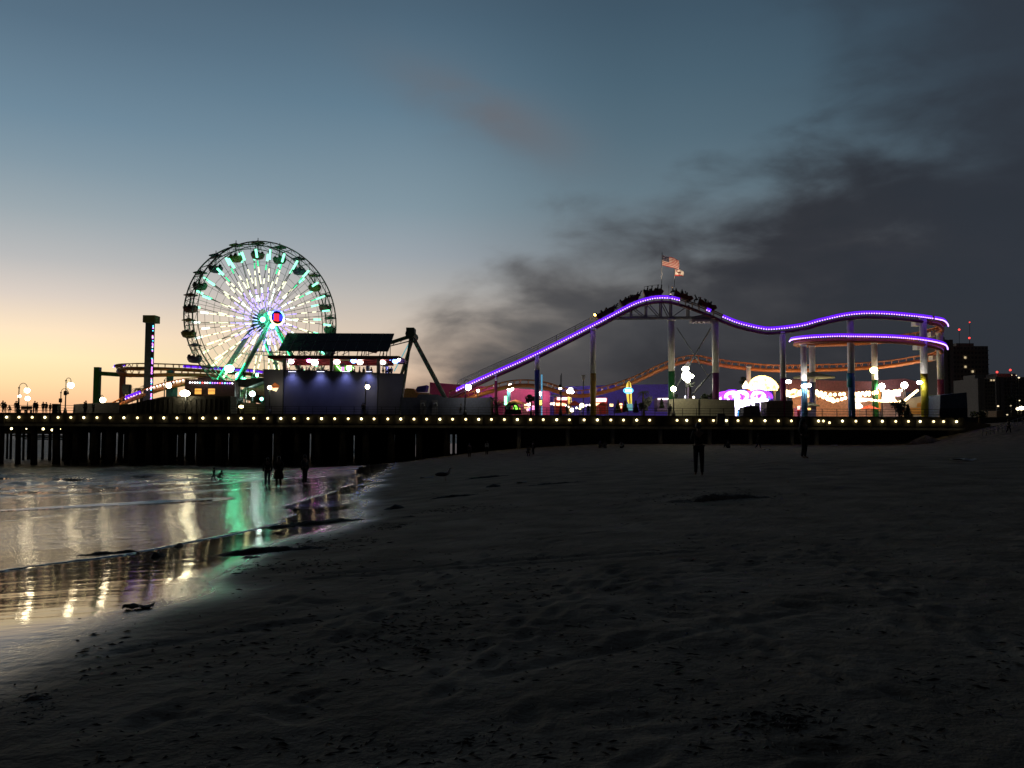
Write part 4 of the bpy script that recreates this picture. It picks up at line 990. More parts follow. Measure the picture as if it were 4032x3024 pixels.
def tent(px, py, w, h, Y, m, label, legs=True):
    t = thing('market_tent', label, 'tent', (P(px, 1600, Y).x, Y, DECK), 'market tents on the pier')
    a = P(px, py, Y+1.3); e = P(px, py+h, Y); hw = w*Y/F/2; mb = MB(); z1 = e.z
    v = [(a.x-hw, Y, z1), (a.x+hw, Y, z1), (a.x+hw, Y+2.8, z1), (a.x-hw, Y+2.8, z1), (a.x, Y+1.4, a.z)]
    mb.add(v, [(0, 1, 4), (1, 2, 4), (2, 3, 4), (3, 0, 4), (3, 2, 1, 0)]); mb.build('canopy', m, t)
    mb = MB()
    for x in (-hw+.1, hw-.1):
        for y in (.1, 2.7): mb.tube([(a.x+x, Y+y, DECK), (a.x+x, Y+y, z1)], .05, 5)
    mb.build('leg', STEEL, t); return t
TO = pm('orange_tent_cloth', (.75, .2, .04), .7); TR = pm('red_tent_cloth', (.6, .08, .04), .7); TY = pm('yellow_tent_cloth', (.75, .5, .06), .7)
tent(1968, 1573, 34, 14, 142, TO, 'small orange tent beside the green neon sign')
tent(2030, 1572, 84, 17, 145, TO, 'wide orange tent behind the round tree')
tent(2022, 1577, 60, 14, 139, TY, 'yellow tent in front of the wide orange one')
tent(2262, 1577, 56, 18, 138, TR, 'red tent under the yellow lamp post by the ochre column')
tent(2372, 1582, 44, 14, 138, TR, 'red tent just right of the ochre column')
def umb(px, py, w, Y, m, label):
    t = thing('umbrella', label, 'umbrella', (P(px, 1600, Y).x, Y, DECK)); a = P(px, py, Y); r = w*Y/F/2; mb = MB()
    mb.lathe((a.x, Y, a.z), [(r, -r*.3), (r*.98, -r*.27), (.04, 0)], 8, smooth=False); mb.build('canopy', m, t)
    mb = MB(); mb.tube([(a.x, Y, DECK), (a.x, Y, a.z)], .05, 6); mb.build('pole', STEEL, t)
umb(2186, 1553, 48, 134, pm('white_canvas', (.8, .8, .8), .7), 'flat white umbrella left of the red food stall')
umb(3205, 1463, 168, 137, pm('sage_canvas', (.35, .4, .22), .7), 'huge sage green shade umbrella below the helix')
def stall(name, label, pts, Y, depth, m, sign=None, glow=None):
    t = block(name, label, 'stall', pts, Y, depth, m)
    if sign:
        x0, y0, x1, y1, mt = sign
        mb = MB(); n = max(2, int((x1-x0)/9)); mb.ppoly([(x0, y1), (x0, y0), (x1, y0), (x1, y1)], Y-.16, .1); 
        mb.build('sign', mt, t)
    if glow:
        mb = MB()
        for x0, y0, x1, y1 in glow: mb.ppoly([(x0, y1), (x0, y0), (x1, y0), (x1, y1)], Y-.08, .04)
        mb.build('lit_counter', emn('warm_counter', (1, .5, .14), (1, .8, .45), .5, 3., 1.5), t)
    return t
SIGN = emn('white_sign', (1, .8, .75), (1, .97, .95), 1., 2.5, 1.6); REDS = pm('red_stall_paint', (.7, .06, .05), .5)
stall('food_stall', 'red food stall with a bright white sign by the yellow lamp post', [(2186, 1630), (2184, 1564), (2234, 1562), (2236, 1630)], 141, 3, REDS, (2193, 1565, 2233, 1575, SIGN), [(2190, 1586, 2206, 1597), (2211, 1587, 2226, 1598)])
stall('food_stall', 'low red food stall with a white sign beside the ochre column', [(2340, 1630), (2340, 1566), (2392, 1566), (2394, 1630)], 143, 3, REDS, (2346, 1568, 2387, 1582, SIGN), [(2346, 1586, 2360, 1597), (2400, 1590, 2415, 1600)])
stall('ticket_kiosk', 'small red and white striped kiosk left of the surfboard sign', [(2436, 1622), (2436, 1586), (2452, 1586), (2454, 1622)], 137, 2, REDS, None, [(2439, 1589, 2450, 1595), (2438, 1598, 2449, 1608)])
stall('food_stall', 'small stall with a white awning left of the green column', [(2588, 1620), (2588, 1566), (2636, 1564), (2636, 1620)], 140, 3, pm('mauve_stall', (.2, .12, .25), .6), (2590, 1568, 2632, 1574, SIGN), None)
stall('ticket_booth', 'pale ticket booth with glowing counter behind the round tree', [(2058, 1632), (2058, 1588), (2104, 1588), (2104, 1632)], 138, 2, pm('pink_booth', (.5, .15, .2), .6), None, [(2064, 1603, 2090, 1607), (2064, 1592, 2076, 1597)])
t = thing('neon_sign', 'tall green neon sign post at the foot of the pink hall', 'sign', P(1991, 1630, 136))
mb = MB(); mb.tube([P(1991, 1595, 136), P(1991, 1560, 136)], .22, 8); mb.build('neon_tube', em('neon_sign_green', (.2, 1, .4), 5), t); mb = MB(); mb.tube([PZ(1991, 136, DECK), P(1991, 1594, 136)], .08, 6); mb.build('post', BLACK, t)
t = thing('banner_post', 'slim pale blue lit post beside the navy coaster column', 'post', PZ(2133, 135, DECK))
mb = MB(); mb.tube([PZ(2133, 135, DECK), P(2133, 1475, 135)], .12, 8); mb.build('post', em('post_blue', (.15, .5, .8), .6), t)
t = thing('lit_board', 'small yellow striped menu board right of the navy column', 'sign', PZ(2128, 134, DECK))
mb = MB()
for k in range(4): mb.box(P(2128, 1578+k*5, 134), (.5-.1*(k % 2), .1, .13))
mb.build('stripe', em('yellow_board', (1, .85, .2), 2.5), t); mb = MB(); mb.box(P(2128, 1586, 134.2), (.6, .1, 1.1)); mb.tube([PZ(2128, 134.2, DECK), P(2128, 1597, 134.2)], .06, 5); mb.build('backing', BLACK, t)
# little coloured fairground lamps scattered at ground level
FL = [(2030, 1605, .42, (.3, 1, .1), 4, 'green'), (2042, 1611, .3, (.6, 1, .1), 4, 'lime'), (2100, 1606, .38, (1, .3, .6), 6, 'pink'), (2087, 1612, .24, (.4, .2, 1), 5, 'violet'), (2077, 1614, .2, (1, .5, .6), 6, 'rose'), (2082, 1591, .34, (.8, .9, 1), 9, 'white'),
      (2170, 1590, .18, (1, .85, .6), 10, 'warm white'), (2181, 1590, .26, (1, .8, .6), 9, 'peach'), (2229, 1596, .2, (1, .85, .7), 10, 'cream'), (2252, 1614, .36, (1, .9, .65), 10, 'large yellow-white'), (2270, 1606, .17, (.95, 1, .9), 10, 'tiny white'), (2291, 1597, .42, (1, .9, .5), 7, 'broad yellow'), (2283, 1608, .2, (1, .85, .4), 8, 'amber'), (2311, 1597, .26, (.7, .6, 1), 7, 'lilac'), (2322, 1595, .18, (1, .9, .6), 7, 'cream'), (2238, 1603, .18, (.9, .85, .7), 6, 'dull white'),
      (2700, 1563, .25, (.8, .8, 1), 6, 'bluish'), (2731, 1564, .2, (.9, .9, 1), 6, 'white'), (3150, 1605, .18, (1, .7, .3), 8, 'amber')]
for x, y, r, c, s_, nm in FL:
    side = 'below the pink hall' if x < 2110 else 'near the red food stall' if x < 2240 else 'around the red tent' if x < 2400 else 'behind the pale block wall' if x < 2900 else 'beside the small kiosk'
    t = thing('booth_lamp', 'small round %s lamp at counter height %s' % (nm, side), 'lamp', P(x, y, 136.5), 'small booth lamps'); mb = MB(); mb.ball(P(x, y, 136.5), r, 8, 6); mb.build('bulb', em('booth_'+nm.replace(' ', '_'), c, s_*.4), t)
    mb = MB(); mb.tube([P(x, y, 136.7), PZ(x, 136.7, DECK)], .03, 5); mb.build('stand', BLACK, t)
# arcs of a small ride
t = thing('small_ride', 'small children\'s ride with dark hoops beside the green lamps', 'ride', PZ(2020, 134, DECK))
mb = MB()
for px in (2008, 2024): mb.tube([P(px+18*math.cos(a), 1612-22*math.sin(a), 134) for a in np.linspace(0, PI, 12)], .12, 6)
mb.build('hoop', BLACK, t); mb = MB(); mb.ppoly([(1985, 1632), (1990, 1612), (2050, 1612), (2056, 1632)], 134.5, 1.5); mb.build('base', DSTEEL, t)
# surfboard sign
t = thing('surfboard_sign', 'tall yellow surfboard sign with a blue oval plate', 'sign', PZ(2477, 136, DECK)); SY = 136
mb = MB(); lf = [(2476 + a, b) for a, b in ((-11, 1530), (-9, 1515), (-3, 1503), (1, 1501), (7, 1508), (10, 1520), (11, 1535), (12, 1560), (12, 1590), (6, 1592), (0, 1590), (-5, 1580), (-8, 1560), (-10, 1545))]
mb.ppoly(lf, SY, .25); mb.build('board', em('surf_yellow', (1, .72, .1), .95), t)
mb = MB(); mb.ppoly([(2478, 1590), (2474, 1503), (2480, 1505), (2483, 1590)], SY-.05, .04); mb.build('stringer', pm('surf_orange', (.8, .3, .04), .4), t)
mb = MB(); mb.prism([P(2474+18*math.cos(a), 1538-10*math.sin(a), SY-.25) for a in np.linspace(0, 2*PI, 25)[:-1]], (0, .2, 0)); pl_ = mb.build('oval_plate', pm('plate_navy', (.03, .08, .3), .4), t)
mb = MB(); mb.tube([P(2474+18*math.cos(a), 1538-10*math.sin(a), SY-.3) for a in np.linspace(0, 2*PI, 25)], .09, 6, cap=False); mb.build('plate_ring', em('plate_blue', (.1, .5, 1), 2.2), pl_)
mb = MB()
for k in range(4): mb.ppoly([(2462.5+k*6.2, 1543), (2463+k*6.2, 1533+(k % 2)), (2467.5+k*6.2, 1532.5), (2467.8+k*6.2, 1543.5)], SY-.34, .08)
mb.build('plate_letters', em('plate_white', (.95, 1, .8), 3.0), pl_)
mb = MB(); mb.box(P(2479, 1603, SY), (.9, .5, 1.1)); mb.build('plinth', em('plinth_teal', (.2, .55, .6), .5), t)
# pale block wall and neighbours in front of the bright rides
BEI = pm('beige_block', (.5, .48, .39), .8, var=.15)
w1 = block('block_wall', 'long pale beige block wall below the tall green and purple columns', 'wall', [(2634, 1638), (2634, 1572), (2700, 1569), (2870, 1574), (2893, 1577), (2895, 1640)], 124.6, 1.2, BEI)
mb = MB(); mb.box(P(2752, 1604, 124.5), (.12, .1, 2.3)); mb.build('joint', BLACK, w1)
block('storage_box', 'brown storage box wall right of the bright arcade', 'building', [(3017, 1641), (3019, 1580), (3060, 1577), (3122, 1578), (3122, 1641)], 124.6, 3, pm('brown_box', (.24, .19, .16), .8))
block('dark_cabin', 'small dark cabin in front of the rainbow arcade', 'building', [(2925, 1641), (2930, 1604), (2960, 1596), (2992, 1600), (2996, 1641)], 124.8, 2.5, pm('cabin_dark', (.06, .05, .08), .7))
block('signal_box', 'grey cabinet standing on the pier edge above the retaining wall', 'cabinet', [(2823, 1672), (2826, 1628), (2856, 1628), (2856, 1672)], 117.2, .5, pm('cabinet_grey', (.12, .12, .12), .7))

# rainbow arcade
ar = thing('rainbow_arcade', 'blazing white and violet arcade front with rounded light arches', 'arcade', (P(2945, 1600, 139).x, 139, DECK))
AW = emn('arcade_white', (.6, .4, 1.), (.95, .93, 1.), 1.3, 6., .8); AV = em('arcade_violet', (.28, .04, 1.), 2.4); AP = em('arcade_magenta', (.9, .06, .9), 2.6); AB = em('arcade_blue', (.08, .2, 1.), 2.2); AG = em('arcade_green', (.1, 1, .5), 2.0)
mb = MB()
for cx, r, y, mi in ((2850, 18, 1556, 1), (2852, 25, 1560, 2), (2882, 24, 1556, 0), (2884, 32, 1560, 2), (2884, 38, 1562, 1), (2918, 24, 1555, 0), (2920, 30, 1558, 3), (2950, 20, 1556, 2), (2984, 24, 1556, 0), (2986, 32, 1558, 1), (2988, 38, 1560, 3), (3012, 24, 1558, 1)):
    mb.tube([P(cx+r*math.cos(a), y+6-r*.72*math.sin(a), 138.6+mi*.12) for a in np.linspace(-.25, PI+.25, 16)], .32, 7, mi)
mb.build('light_arch', [AW, AV, AP, AB, AG], ar)
mb = MB()
for px in (2838, 2868, 2900, 2934, 2966, 2998, 3020): mb.tube([PZ(px, 139, DECK), P(px, 1552, 139)], .22, 8)
mb.build('arch_post', AW, ar)
mb = MB(); mb.ppoly([(2893, 1600), (2893, 1560), (2940, 1556), (2960, 1580), (2950, 1600), (2930, 1612), (2905, 1612)], 139.4, .3); mb.ppoly([(2958, 1585), (2958, 1558), (3016, 1556), (3022, 1579), (3000, 1585)], 139.4, .3); mb.build('lit_front', AW, ar)
mb = MB(); mb.ppoly([(2895, 1640), (2895, 1617), (2924, 1617), (2924, 1640)], 139, .3); mb.build('cyan_door', em('cyan_door', (.05, .4, .8), .8), ar)
mb = MB(); mb.ppoly([(2996, 1640), (2996, 1583), (3019, 1580), (3019, 1640)], 139.2, .3); mb.build('white_door', em('white_door', (.8, .8, 1), 2.0), ar)
mb = MB(); mb.ppoly([(2832, 1575), (2836, 1548), (2870, 1532), (2900, 1540), (2930, 1534), (2960, 1545), (3040, 1537), (3045, 1575)], 140.5, 4); mb.build('back_wall', pm('arcade_violet_wall', (.18, .05, .4), .6), ar)
# domed marquee
dm = thing('marquee_dome', 'glowing half-dome marquee covered in warm bulbs above the arcade', 'marquee', (P(3005, 1600, 141).x, 141, DECK))
DWM = emn('marquee_warm', (1., .42, .08), (1., .8, .45), 1.1, 5., .9); dc = P(3008, 1528, 141); rr = random.Random(9)
mb = MB(); prof = [(2950, 1530), (2954, 1512), (2962, 1500), (2975, 1491), (2992, 1485), (3012, 1486), (3032, 1493), (3048, 1505), (3058, 1518), (3064, 1530)]
mb.ppoly(prof, 141, .7); mb.build('dome_face', DWM, dm)
mb = MB()
for (x0, y0), (x1, y1) in zip(prof, prof[1:]):
    for k in range(3): mb.ball(P(x0+(x1-x0)*k/3, y0+(y1-y0)*k/3-2, 140.9), .22, 6, 5)
for k in range(11): mb.ball(P(2958+k*10, 1534, 140.8), .2, 6, 5)
mb.build('bulb_row', em('marquee_bulb', (1., .62, .2), 5), dm)
mb = MB(); mb.ppoly([(2942, 1538), (2946, 1530), (3062, 1530), (3062, 1538)], 141.2, 1); mb.build('marquee_edge', pm('marquee_red', (.5, .08, .05), .5), dm)
mb = MB()
for px in (2960, 3050): mb.tube([PZ(px, 141.5, DECK), P(px, 1536, 141.5)], .2, 8)
mb.build('marquee_post', STEEL, dm)
t = thing('crown_lamp', 'small flame-shaped lamp cluster left of the glowing marquee dome', 'lamp', P(2937, 1536, 140.2))
mb = MB(); mb.lathe(P(2937, 1530, 140.2), [(.5, 0), (.62, .4), (.3, .9), (.05, 1.3)], 9); mb.build('flame_glass', em('crown_warm', (1, .7, .4), 4), t); mb = MB(); mb.tube([P(2937, 1530, 140.2), PZ(2937, 140.2, DECK)], .1, 6); mb.build('post', BLACK, t)
# game booths with maroon roof
gh = thing('game_hall', 'long maroon-roofed game hall strung with warm bulbs under the helix', 'building', (P(3270, 1600, 149).x, 149, DECK))
mb = MB(); mb.ppoly([(3093, 1534), (3097, 1503), (3120, 1494), (3200, 1496), (3330, 1500), (3440, 1502), (3440, 1540)], 150, 7); mb.ppoly([(3440, 1542), (3440, 1500), (3560, 1490), (3615, 1502), (3622, 1540)], 151, 6); mb.build('roof', pm('maroon_roof', (.15, .055, .075), .7), gh)
mb = MB(); mb.ppoly([(3120, 1640), (3120, 1534), (3440, 1540), (3440, 1640)], 152, .4); mb.build('wall', pm('salmon_wall', (.62, .32, .22), .7), gh)
mb = MB(); mb.ppoly([(3448, 1620), (3448, 1532), (3466, 1530), (3468, 1620)], 148, 1.5); mb.build('orange_pillar', pm('orange_pillar', (.75, .27, .03), .6), gh)
mb = MB(); mb.ppoly([(3470, 1640), (3470, 1540), (3566, 1538), (3566, 1640)], 151.5, .4); mb.build('booth_wall', pm('booth_pink_grey', (.45, .3, .28), .7), gh)
GW = emn('booth_glow', (1., .5, .16), (1., .82, .5), 1.2, 6, 1.2)
mb = MB()
for k in range(11):
    x = 3096+k*11; mb.ball(P(x, 1543+3*math.sin(k*1.7), 148.5), .42+.12*math.sin(k*2.3), 7, 5, sc=(1.3, .6, .9))
for k in range(9): mb.ball(P(3100+k*12, 1556+4*math.sin(k), 148.3), .34, 7, 5, sc=(1.3, .6, .8))
for k in range(14): mb.ball(P(3197+k*6.5, 1543+k*2.6+3*math.sin(k*2), 148.3), .36, 7, 5, sc=(1.2, .6, 1))
mb.build('lamp_cluster', GW, gh)
mb = MB(); mb.ppoly([(3472, 1577), (3474, 1540), (3500, 1535), (3522, 1548), (3526, 1577)], 147.6, .2); BWM = emn('booth_white', (1., .7, .35), (1., .93, .78), 1.5, 5, .7); mb.build('lit_front', BWM, gh); mb = MB(); mb.ppoly([(3366, 1612), (3366, 1590), (3380, 1583), (3398, 1600), (3394, 1612)], 147.6, .2); mb.build('lit_front', BWM, gh); mb = MB(); mb.ppoly([(3364, 1583), (3364, 1566), (3436, 1569), (3436, 1575), (3390, 1583)], 149.6, .15); mb.build('lit_front', emn('booth_white', (1., .7, .35), (1., .93, .78), 1.5, 5, .7), gh)
mb = MB(); mb.ppoly([(3517, 1560), (3518, 1544), (3547, 1544), (3545, 1560)], 147.9, .12); mb.build('sign_panel', em('sign_lilac', (.85, .75, 1), 1.3), gh)
mb = MB(); mb.ppoly([(3522, 1553.5), (3524, 1551.5), (3543, 1550.5), (3543, 1553)], 147.8, .05); mb.build('sign_writing', pm('sign_ink', (.2, .2, .45), .5), gh)
mu = block('mural_wall', 'beige and orange painted mural wall around the yellow column', 'wall', [(3560, 1640), (3558, 1578), (3600, 1566), (3628, 1560), (3630, 1640)], 147, .5, pm('mural_beige', (.5, .4, .27), .7, var=.35, scale=.35))
mb = MB(); mb.ppoly([(3610, 1603), (3612, 1588), (3629, 1584), (3629, 1601)], 146.9, .06); mb.ppoly([(3564, 1630), (3568, 1606), (3628, 1606), (3628, 1630)], 146.93, .04); mb.build('mural_patch', pm('mural_orange', (.6, .28, .06), .7, var=.3, scale=.6), mu)
m2 = block('mural_wall', 'narrow mural of blue sky over yellow sand right of the yellow column', 'wall', [(3656, 1640), (3656, 1556), (3682, 1554), (3684, 1640)], 140, .4, pm('mural_sand', (.5, .4, .06), .7))
mb = MB(); mb.ppoly([(3657, 1582), (3657, 1557), (3682, 1555), (3682, 1582)], 139.9, .06); mb.build('mural_sky', pm('mural_sky_blue', (.2, .42, .55), .7, var=.3), m2)
ks = block('info_kiosk', 'round-roofed ticket kiosk with an amber window under the lilac columns', 'kiosk', [(3166, 1640), (3166, 1600), (3214, 1600), (3214, 1640)], 132, 2.5, pm('kiosk_violet', (.25, .22, .35), .6))
mb = MB(); c_ = P(3190, 1600, 133.2); mb.lathe(c_, [(1.5, 0), (1.55, .1), (.8, .4), (.1, .7)], 14); mb.build('roof', pm('kiosk_roof', (.4, .42, .3), .6), ks)
mb = MB(); mb.ppoly([(3176, 1614), (3176, 1607), (3192, 1607), (3192, 1614)], 131.9, .06); mb.build('window', em('kiosk_amber', (1, .55, .15), 3), ks)
st_ = thing('red_booth', 'small red-lit booth left of the round-roofed kiosk', 'booth', PZ(3149, 134, DECK)); mb = MB(); mb.ppoly([(3139, 1640), (3139, 1605), (3160, 1603), (3160, 1640)], 134, 1.5); mb.build('wall', REDS, st_); mb = MB(); mb.ppoly([(3140, 1613), (3140, 1599), (3158, 1597), (3158, 1612)], 133.9, .06); mb.build('lit_top', em('booth_red_lit', (1, .4, .3), 3.5), st_)
tent(3424, 1594, 58, 16, 140, TR, 'dusky red tent in front of the white booth front')
# festoon strings
def festoon(pts, label, Y0, Y1, gap=5.5, r=.15, sag=0):
    t = thing('string_lights', label, 'string lights', P(pts[0][0], pts[0][1], Y0), 'warm string lights over the booths'); W = [P(x, y, Y0+(Y1-Y0)*i/(len(pts)-1)) for i, (x, y) in enumerate(pts)]
    s_ = spline(W, .12); mb = MB(); mb.tube(s_[::3]+[s_[-1]], .025, 4); mb.build('wire', BLACK, t); mb = MB()
    L_ = sum((b-a).length for a, b in zip(s_, s_[1:])); n = int(L_/(gap*.042)); 
    for k in range(n): mb.ball(s_[int(k*(len(s_)-1)/n)]-Vector((0, 0, .12)), r, 6, 5)
    mb.build('bulb_row', em('festoon_bulb', (1, .72, .34), 11), t)
festoon([(3203, 1533), (3240, 1545), (3280, 1551), (3342, 1547)], 'string of warm bulbs dipping from the lilac column to the sky-blue column', 140, 140, 17, .27)
festoon([(3205, 1539), (3245, 1562), (3290, 1574), (3342, 1560)], 'lowest sagging string of warm bulbs left of the sky-blue column', 141, 141, 14, .27)
festoon([(3356, 1549), (3400, 1544), (3440, 1542), (3470, 1535)], 'upper string of warm bulbs right of the sky-blue column', 141, 143, 18, .27)
festoon([(3362, 1557), (3400, 1553), (3430, 1550), (3470, 1538)], 'second string of warm bulbs just under the upper one', 142, 143, 17, .25)
festoon([(3362, 1569), (3420, 1571), (3470, 1576), (3520, 1577), (3556, 1580)], 'long level string of bulbs along the booth fronts', 139, 139, 7, .19)
festoon([(3556, 1580), (3585, 1556), (3617, 1530)], 'steep bright string of bulbs rising to the yellow column', 139, 136, 4, .18)
festoon([(3470, 1534), (3500, 1541), (3530, 1535), (3562, 1534)], 'wavy string of bulbs along the booth roof edge', 144, 144, 10, .22)
# blue container block at the landward end
cb_ = block('container_block', 'blue-grey container block at the landward end of the pier', 'container', [(3700, 1650), (3702, 1556), (3760, 1549), (3806, 1545), (3810, 1610), (3810, 1650)], 121, 4, pm('container_blue', (.10, .14, .22), .7))
mb = MB(); mb.ppoly([(3701, 1650), (3701, 1608), (3809, 1606), (3809, 1650)], 120.9, .08); mb.build('lower_panel', pm('container_navy', (.03, .045, .08), .7), cb_)
# ------------------------------------------------------------------ lamps on the pier
def lamp(px, py, Y, label, hook=1, r=.3, mat_=None, pole_px=None, pole_top=None, zb=DECK, boxes=()):
    """globe hung from a hooked pole; hook 0 = globe on top of a straight pole"""
    g_ = P(px, py, Y); bx_ = P(pole_px if pole_px is not None else px-14*hook, py, Y).x
    t = thing('street_lamp', label, 'street lamp', (bx_, Y, zb), 'lamp posts on the pier')
    mb = MB()
    if hook:
        zt_ = P(px, pole_top if pole_top else py-14, Y).z; rx = (g_.x-bx_)/2
        pts_ = [(bx_, Y, zb), (bx_, Y, zt_)]+[(bx_+rx-rx*math.cos(a), Y, zt_+abs(rx)*1.15*math.sin(a)) for a in np.linspace(.3, PI, 9)]+[(g_.x, Y, g_.z+r)]
        mb.tube(pts_, [.1, .075]+[.045]*10, 7); mb.ball((bx_, Y, zt_), .14, 7, 5)
    else: mb.tube([(g_.x, Y, zb), (g_.x, Y, g_.z-r*.8)], [.11, .07], 7)
    mb.lathe((bx_ if hook else g_.x, Y, zb), [(.3, 0), (.26, .25), (.13, .8)], 8); mb.build('post', BLACK, t)
    for bz, w_ in boxes:
        b_ = MB(); z = P(px, bz, Y).z; b_.box((bx_, Y-.08, z), (w_, .16, w_*1.4)); b_.build('notice_box', BLACK, t)
    if hook:
        mb = MB(); mb.lathe((g_.x, Y, g_.z+r*.55), [(r*.75, 0), (r*.5, .12), (.05, .28)], 9); mb.build('shade', BLACK, t)
    mb = MB(); mb.ball(g_, r, 10, 7); mb.build('globe', mat_ or LAMPM, t)
    return t
lamp(107, 1537, 121, 'tall hooked lamp standing farthest out on the pier', r=.36, pole_px=75, pole_top=1527)
lamp(109, 1569, 160, 'lower side lamp on a short straight post left of the twin hooked lamps', hook=0, r=.42)
lamp(76, 1560, 150, 'small lamp half hidden behind the farthest hooked lamp post', hook=0, r=.26)
lamp(279, 1517, 121, 'tallest hooked lamp post with a notice box near the green coaster post', r=.42, pole_px=260, pole_top=1499, boxes=((1548, .45),))
lamp(268, 1549, 141, 'shorter unlit hooked lamp with a square notice left of the tallest lamp', r=.16, pole_px=240, pole_top=1546, mat_=pm('unlit_globe', (.3, .26, .2), .3), boxes=((1577, .5),))
lamp(405, 1575, 132, 'bright low lamp beside the green coaster post', r=.42, pole_px=396, pole_top=1561)
lamp(665, 1518, 130, 'bright hooked lamp on the sloping track by the teal post', r=.4, pole_px=648, pole_top=1498)
FLOODW = em('flood_warm', (1., .88, .55), 60)
def flood(px, py, Y, r, label, mat_, sx=1.6):
    g_ = P(px, py, Y); t = thing('flood_lamp', label, 'flood lamp', (g_.x, Y, DECK), 'flood lamps'); mb = MB(); mb.tube([(g_.x, Y+.3, DECK), (g_.x, Y+.3, g_.z)], .09, 6); mb.box(g_+Vector((0, .25, 0)), (r*2.2, .25, r*1.6)); mb.build('post', BLACK, t)
    mb = MB(); mb.ball(g_, r, 9, 6, sc=(sx, .6, 1)); mb.build('lens', mat_, t)
flood(728, 1549, 122.4, .46, 'glaring flood lamp above the dark shed wall', FLOODW)
flood(993, 1551, 131, .42, 'cold white flood lamp inside the peach tent', em('flood_cold', (.75, 1., .9), 45), 1.0)
flood(1030, 1571, 130, .26, 'small teal flood lamp in the tent by the restaurant corner', em('flood_teal', (.2, 1., .7), 12), 1.0)
flood(950, 1601, 125, .2, 'low warm lamp at the railing beside the white gate', em('flood_low', (1, .85, .4), 14), 2.)
lamp(1062, 1526, 121.3, 'lamp lighting the diamond sign on the restaurant corner', hook=0, r=.3, mat_=em('sign_lamp', (1, .85, .5), 16))
lamp(1447, 1523, 120.3, 'single hooked globe lamp standing in front of the blue restaurant wall', r=.34, pole_px=1440, pole_top=1506, mat_=em('globe_yellow', (1, .86, .5), 14))
lamp(1844, 1525, 121, 'bright hooked lamp at the foot of the lift hill', r=.42, pole_px=1832, pole_top=1502, mat_=WHITEL)
lamp(1882, 1539, 135, 'small peach lamp just right of the bright lift hill lamp', hook=0, r=.22)
lamp(2009, 1526, 147, 'big white globe lamp in front of the pink hall', hook=0, r=.62, mat_=WHITEL)
lamp(2246, 1541, 147, 'big warm globe lamp on a yellow post right of the red food stall', hook=0, r=.6, mat_=WHITEL)
lamp(2127, 1551, 150, 'small lamp glowing on the pink hall behind the navy column', hook=0, r=.3, mat_=WHITEL)
t = thing('lamp_column', 'broad yellow lamp column right of the red food stall', 'column', PZ(2244, 147.6, DECK)); mb = MB(); mb.ppoly([(2236, 1630), (2236, 1548), (2250, 1548), (2250, 1630)], 147.8, .5); mb.build('shaft', pm('lamp_column_yellow', (.7, .5, .1), .6), t)
t = thing('lamp_column', 'teal lamp column under the big globe at the pink hall', 'column', PZ(2003, 147.6, DECK)); mb = MB(); mb.ppoly([(1996, 1630), (1997, 1540), (2011, 1540), (2011, 1630)], 147.8, .5); mb.build('shaft', pm('lamp_column_teal', (.05, .25, .3), .6), t)
# twin dark lantern post and loudspeaker pole
t = thing('lantern_post', 'dark double lantern on a tall spiked post left of the ochre column', 'street lamp', PZ(2207, 120.5, DECK)); mb = MB(); mb.tube([PZ(2207, 120.5, DECK), P(2207, 1478, 120.5)], [.1, .04], 7); mb.box(P(2206, 1519, 120.5), (.4, .3, .35)); mb.box(P(2206, 1547, 120.5), (.26, .2, .4)); mb.lathe(PZ(2207, 120.5, DECK), [(.3, 0), (.25, .4), (.12, 1.1)], 8); mb.build('post', BLACK, t)
mb = MB(); mb.ball(P(2203, 1530, 120.4), .14, 7, 5); mb.ball(P(2208.5, 1530, 120.4), .14, 7, 5); mb.build('lantern', em('lantern_cream', (1, .9, .6), 9), t)
t = thing('antenna_pole', 'bare thin pole right beside the double lantern', 'pole', PZ(2211, 123, DECK)); mb = MB(); mb.tube([PZ(2211, 123, DECK), P(2211, 1470, 123)], .05, 6); mb.build('mast', DSTEEL, t)
t = thing('flood_post', 'grey unlit floodlight head on a thin pole left of the ochre column', 'flood lamp', PZ(2297, 140, DECK)); mb = MB(); mb.tube([PZ(2297, 140, DECK), P(2297, 1500, 140)], .08, 6); mb.build('post', DSTEEL, t); mb = MB(); mb.ppoly([(2291, 1485), (2289, 1476), (2307, 1476), (2304, 1485), (2300, 1502), (2295, 1502)], 140, .4); mb.build('head', pm('flood_head', (.35, .36, .36), .5), t)
lamp(2652, 1531, 120.6, 'globe lamp with a yellow glow at the foot of the green column', r=.36, pole_px=2650, pole_top=1530, hook=0, mat_=em('globe_cream', (1, .88, .55), 75))
t = thing('palm_flood', 'dazzling flood lamp cluster above the palm behind the block wall', 'flood lamp', PZ(2703, 132, DECK)); mb = MB(); mb.tube([PZ(2703, 132, DECK), P(2703, 1480, 132)], .1, 6); mb.build('post', BLACK, t)
mb = MB(); mb.ball(P(2703, 1481, 131.8), .75, 10, 7, sc=(1, .6, 1)); mb.ball(P(2699, 1453, 131.8), .46, 9, 6, sc=(1.2, .6, .9)); mb.ball(P(2725, 1481, 131.8), .28, 8, 5); mb.ball(P(2709, 1499, 131.8), .3, 8, 5); mb.build('lens', em('flood_green_white', (1., .98, .74), 40), t)
flood(3441, 1458, 133, .5, 'greenish-yellow flood lamp on the green column below the helix', em('flood_lime', (.85, 1., .3), 40), 1.2)
lamp(3472, 1521, 145, 'round globe lamp at the corner of the white booth', hook=0, r=.52, mat_=WHITEL)
lamp(3561, 1517, 145, 'round globe lamp on the booth roof left of the yellow column', hook=0, r=.55, mat_=WHITEL)
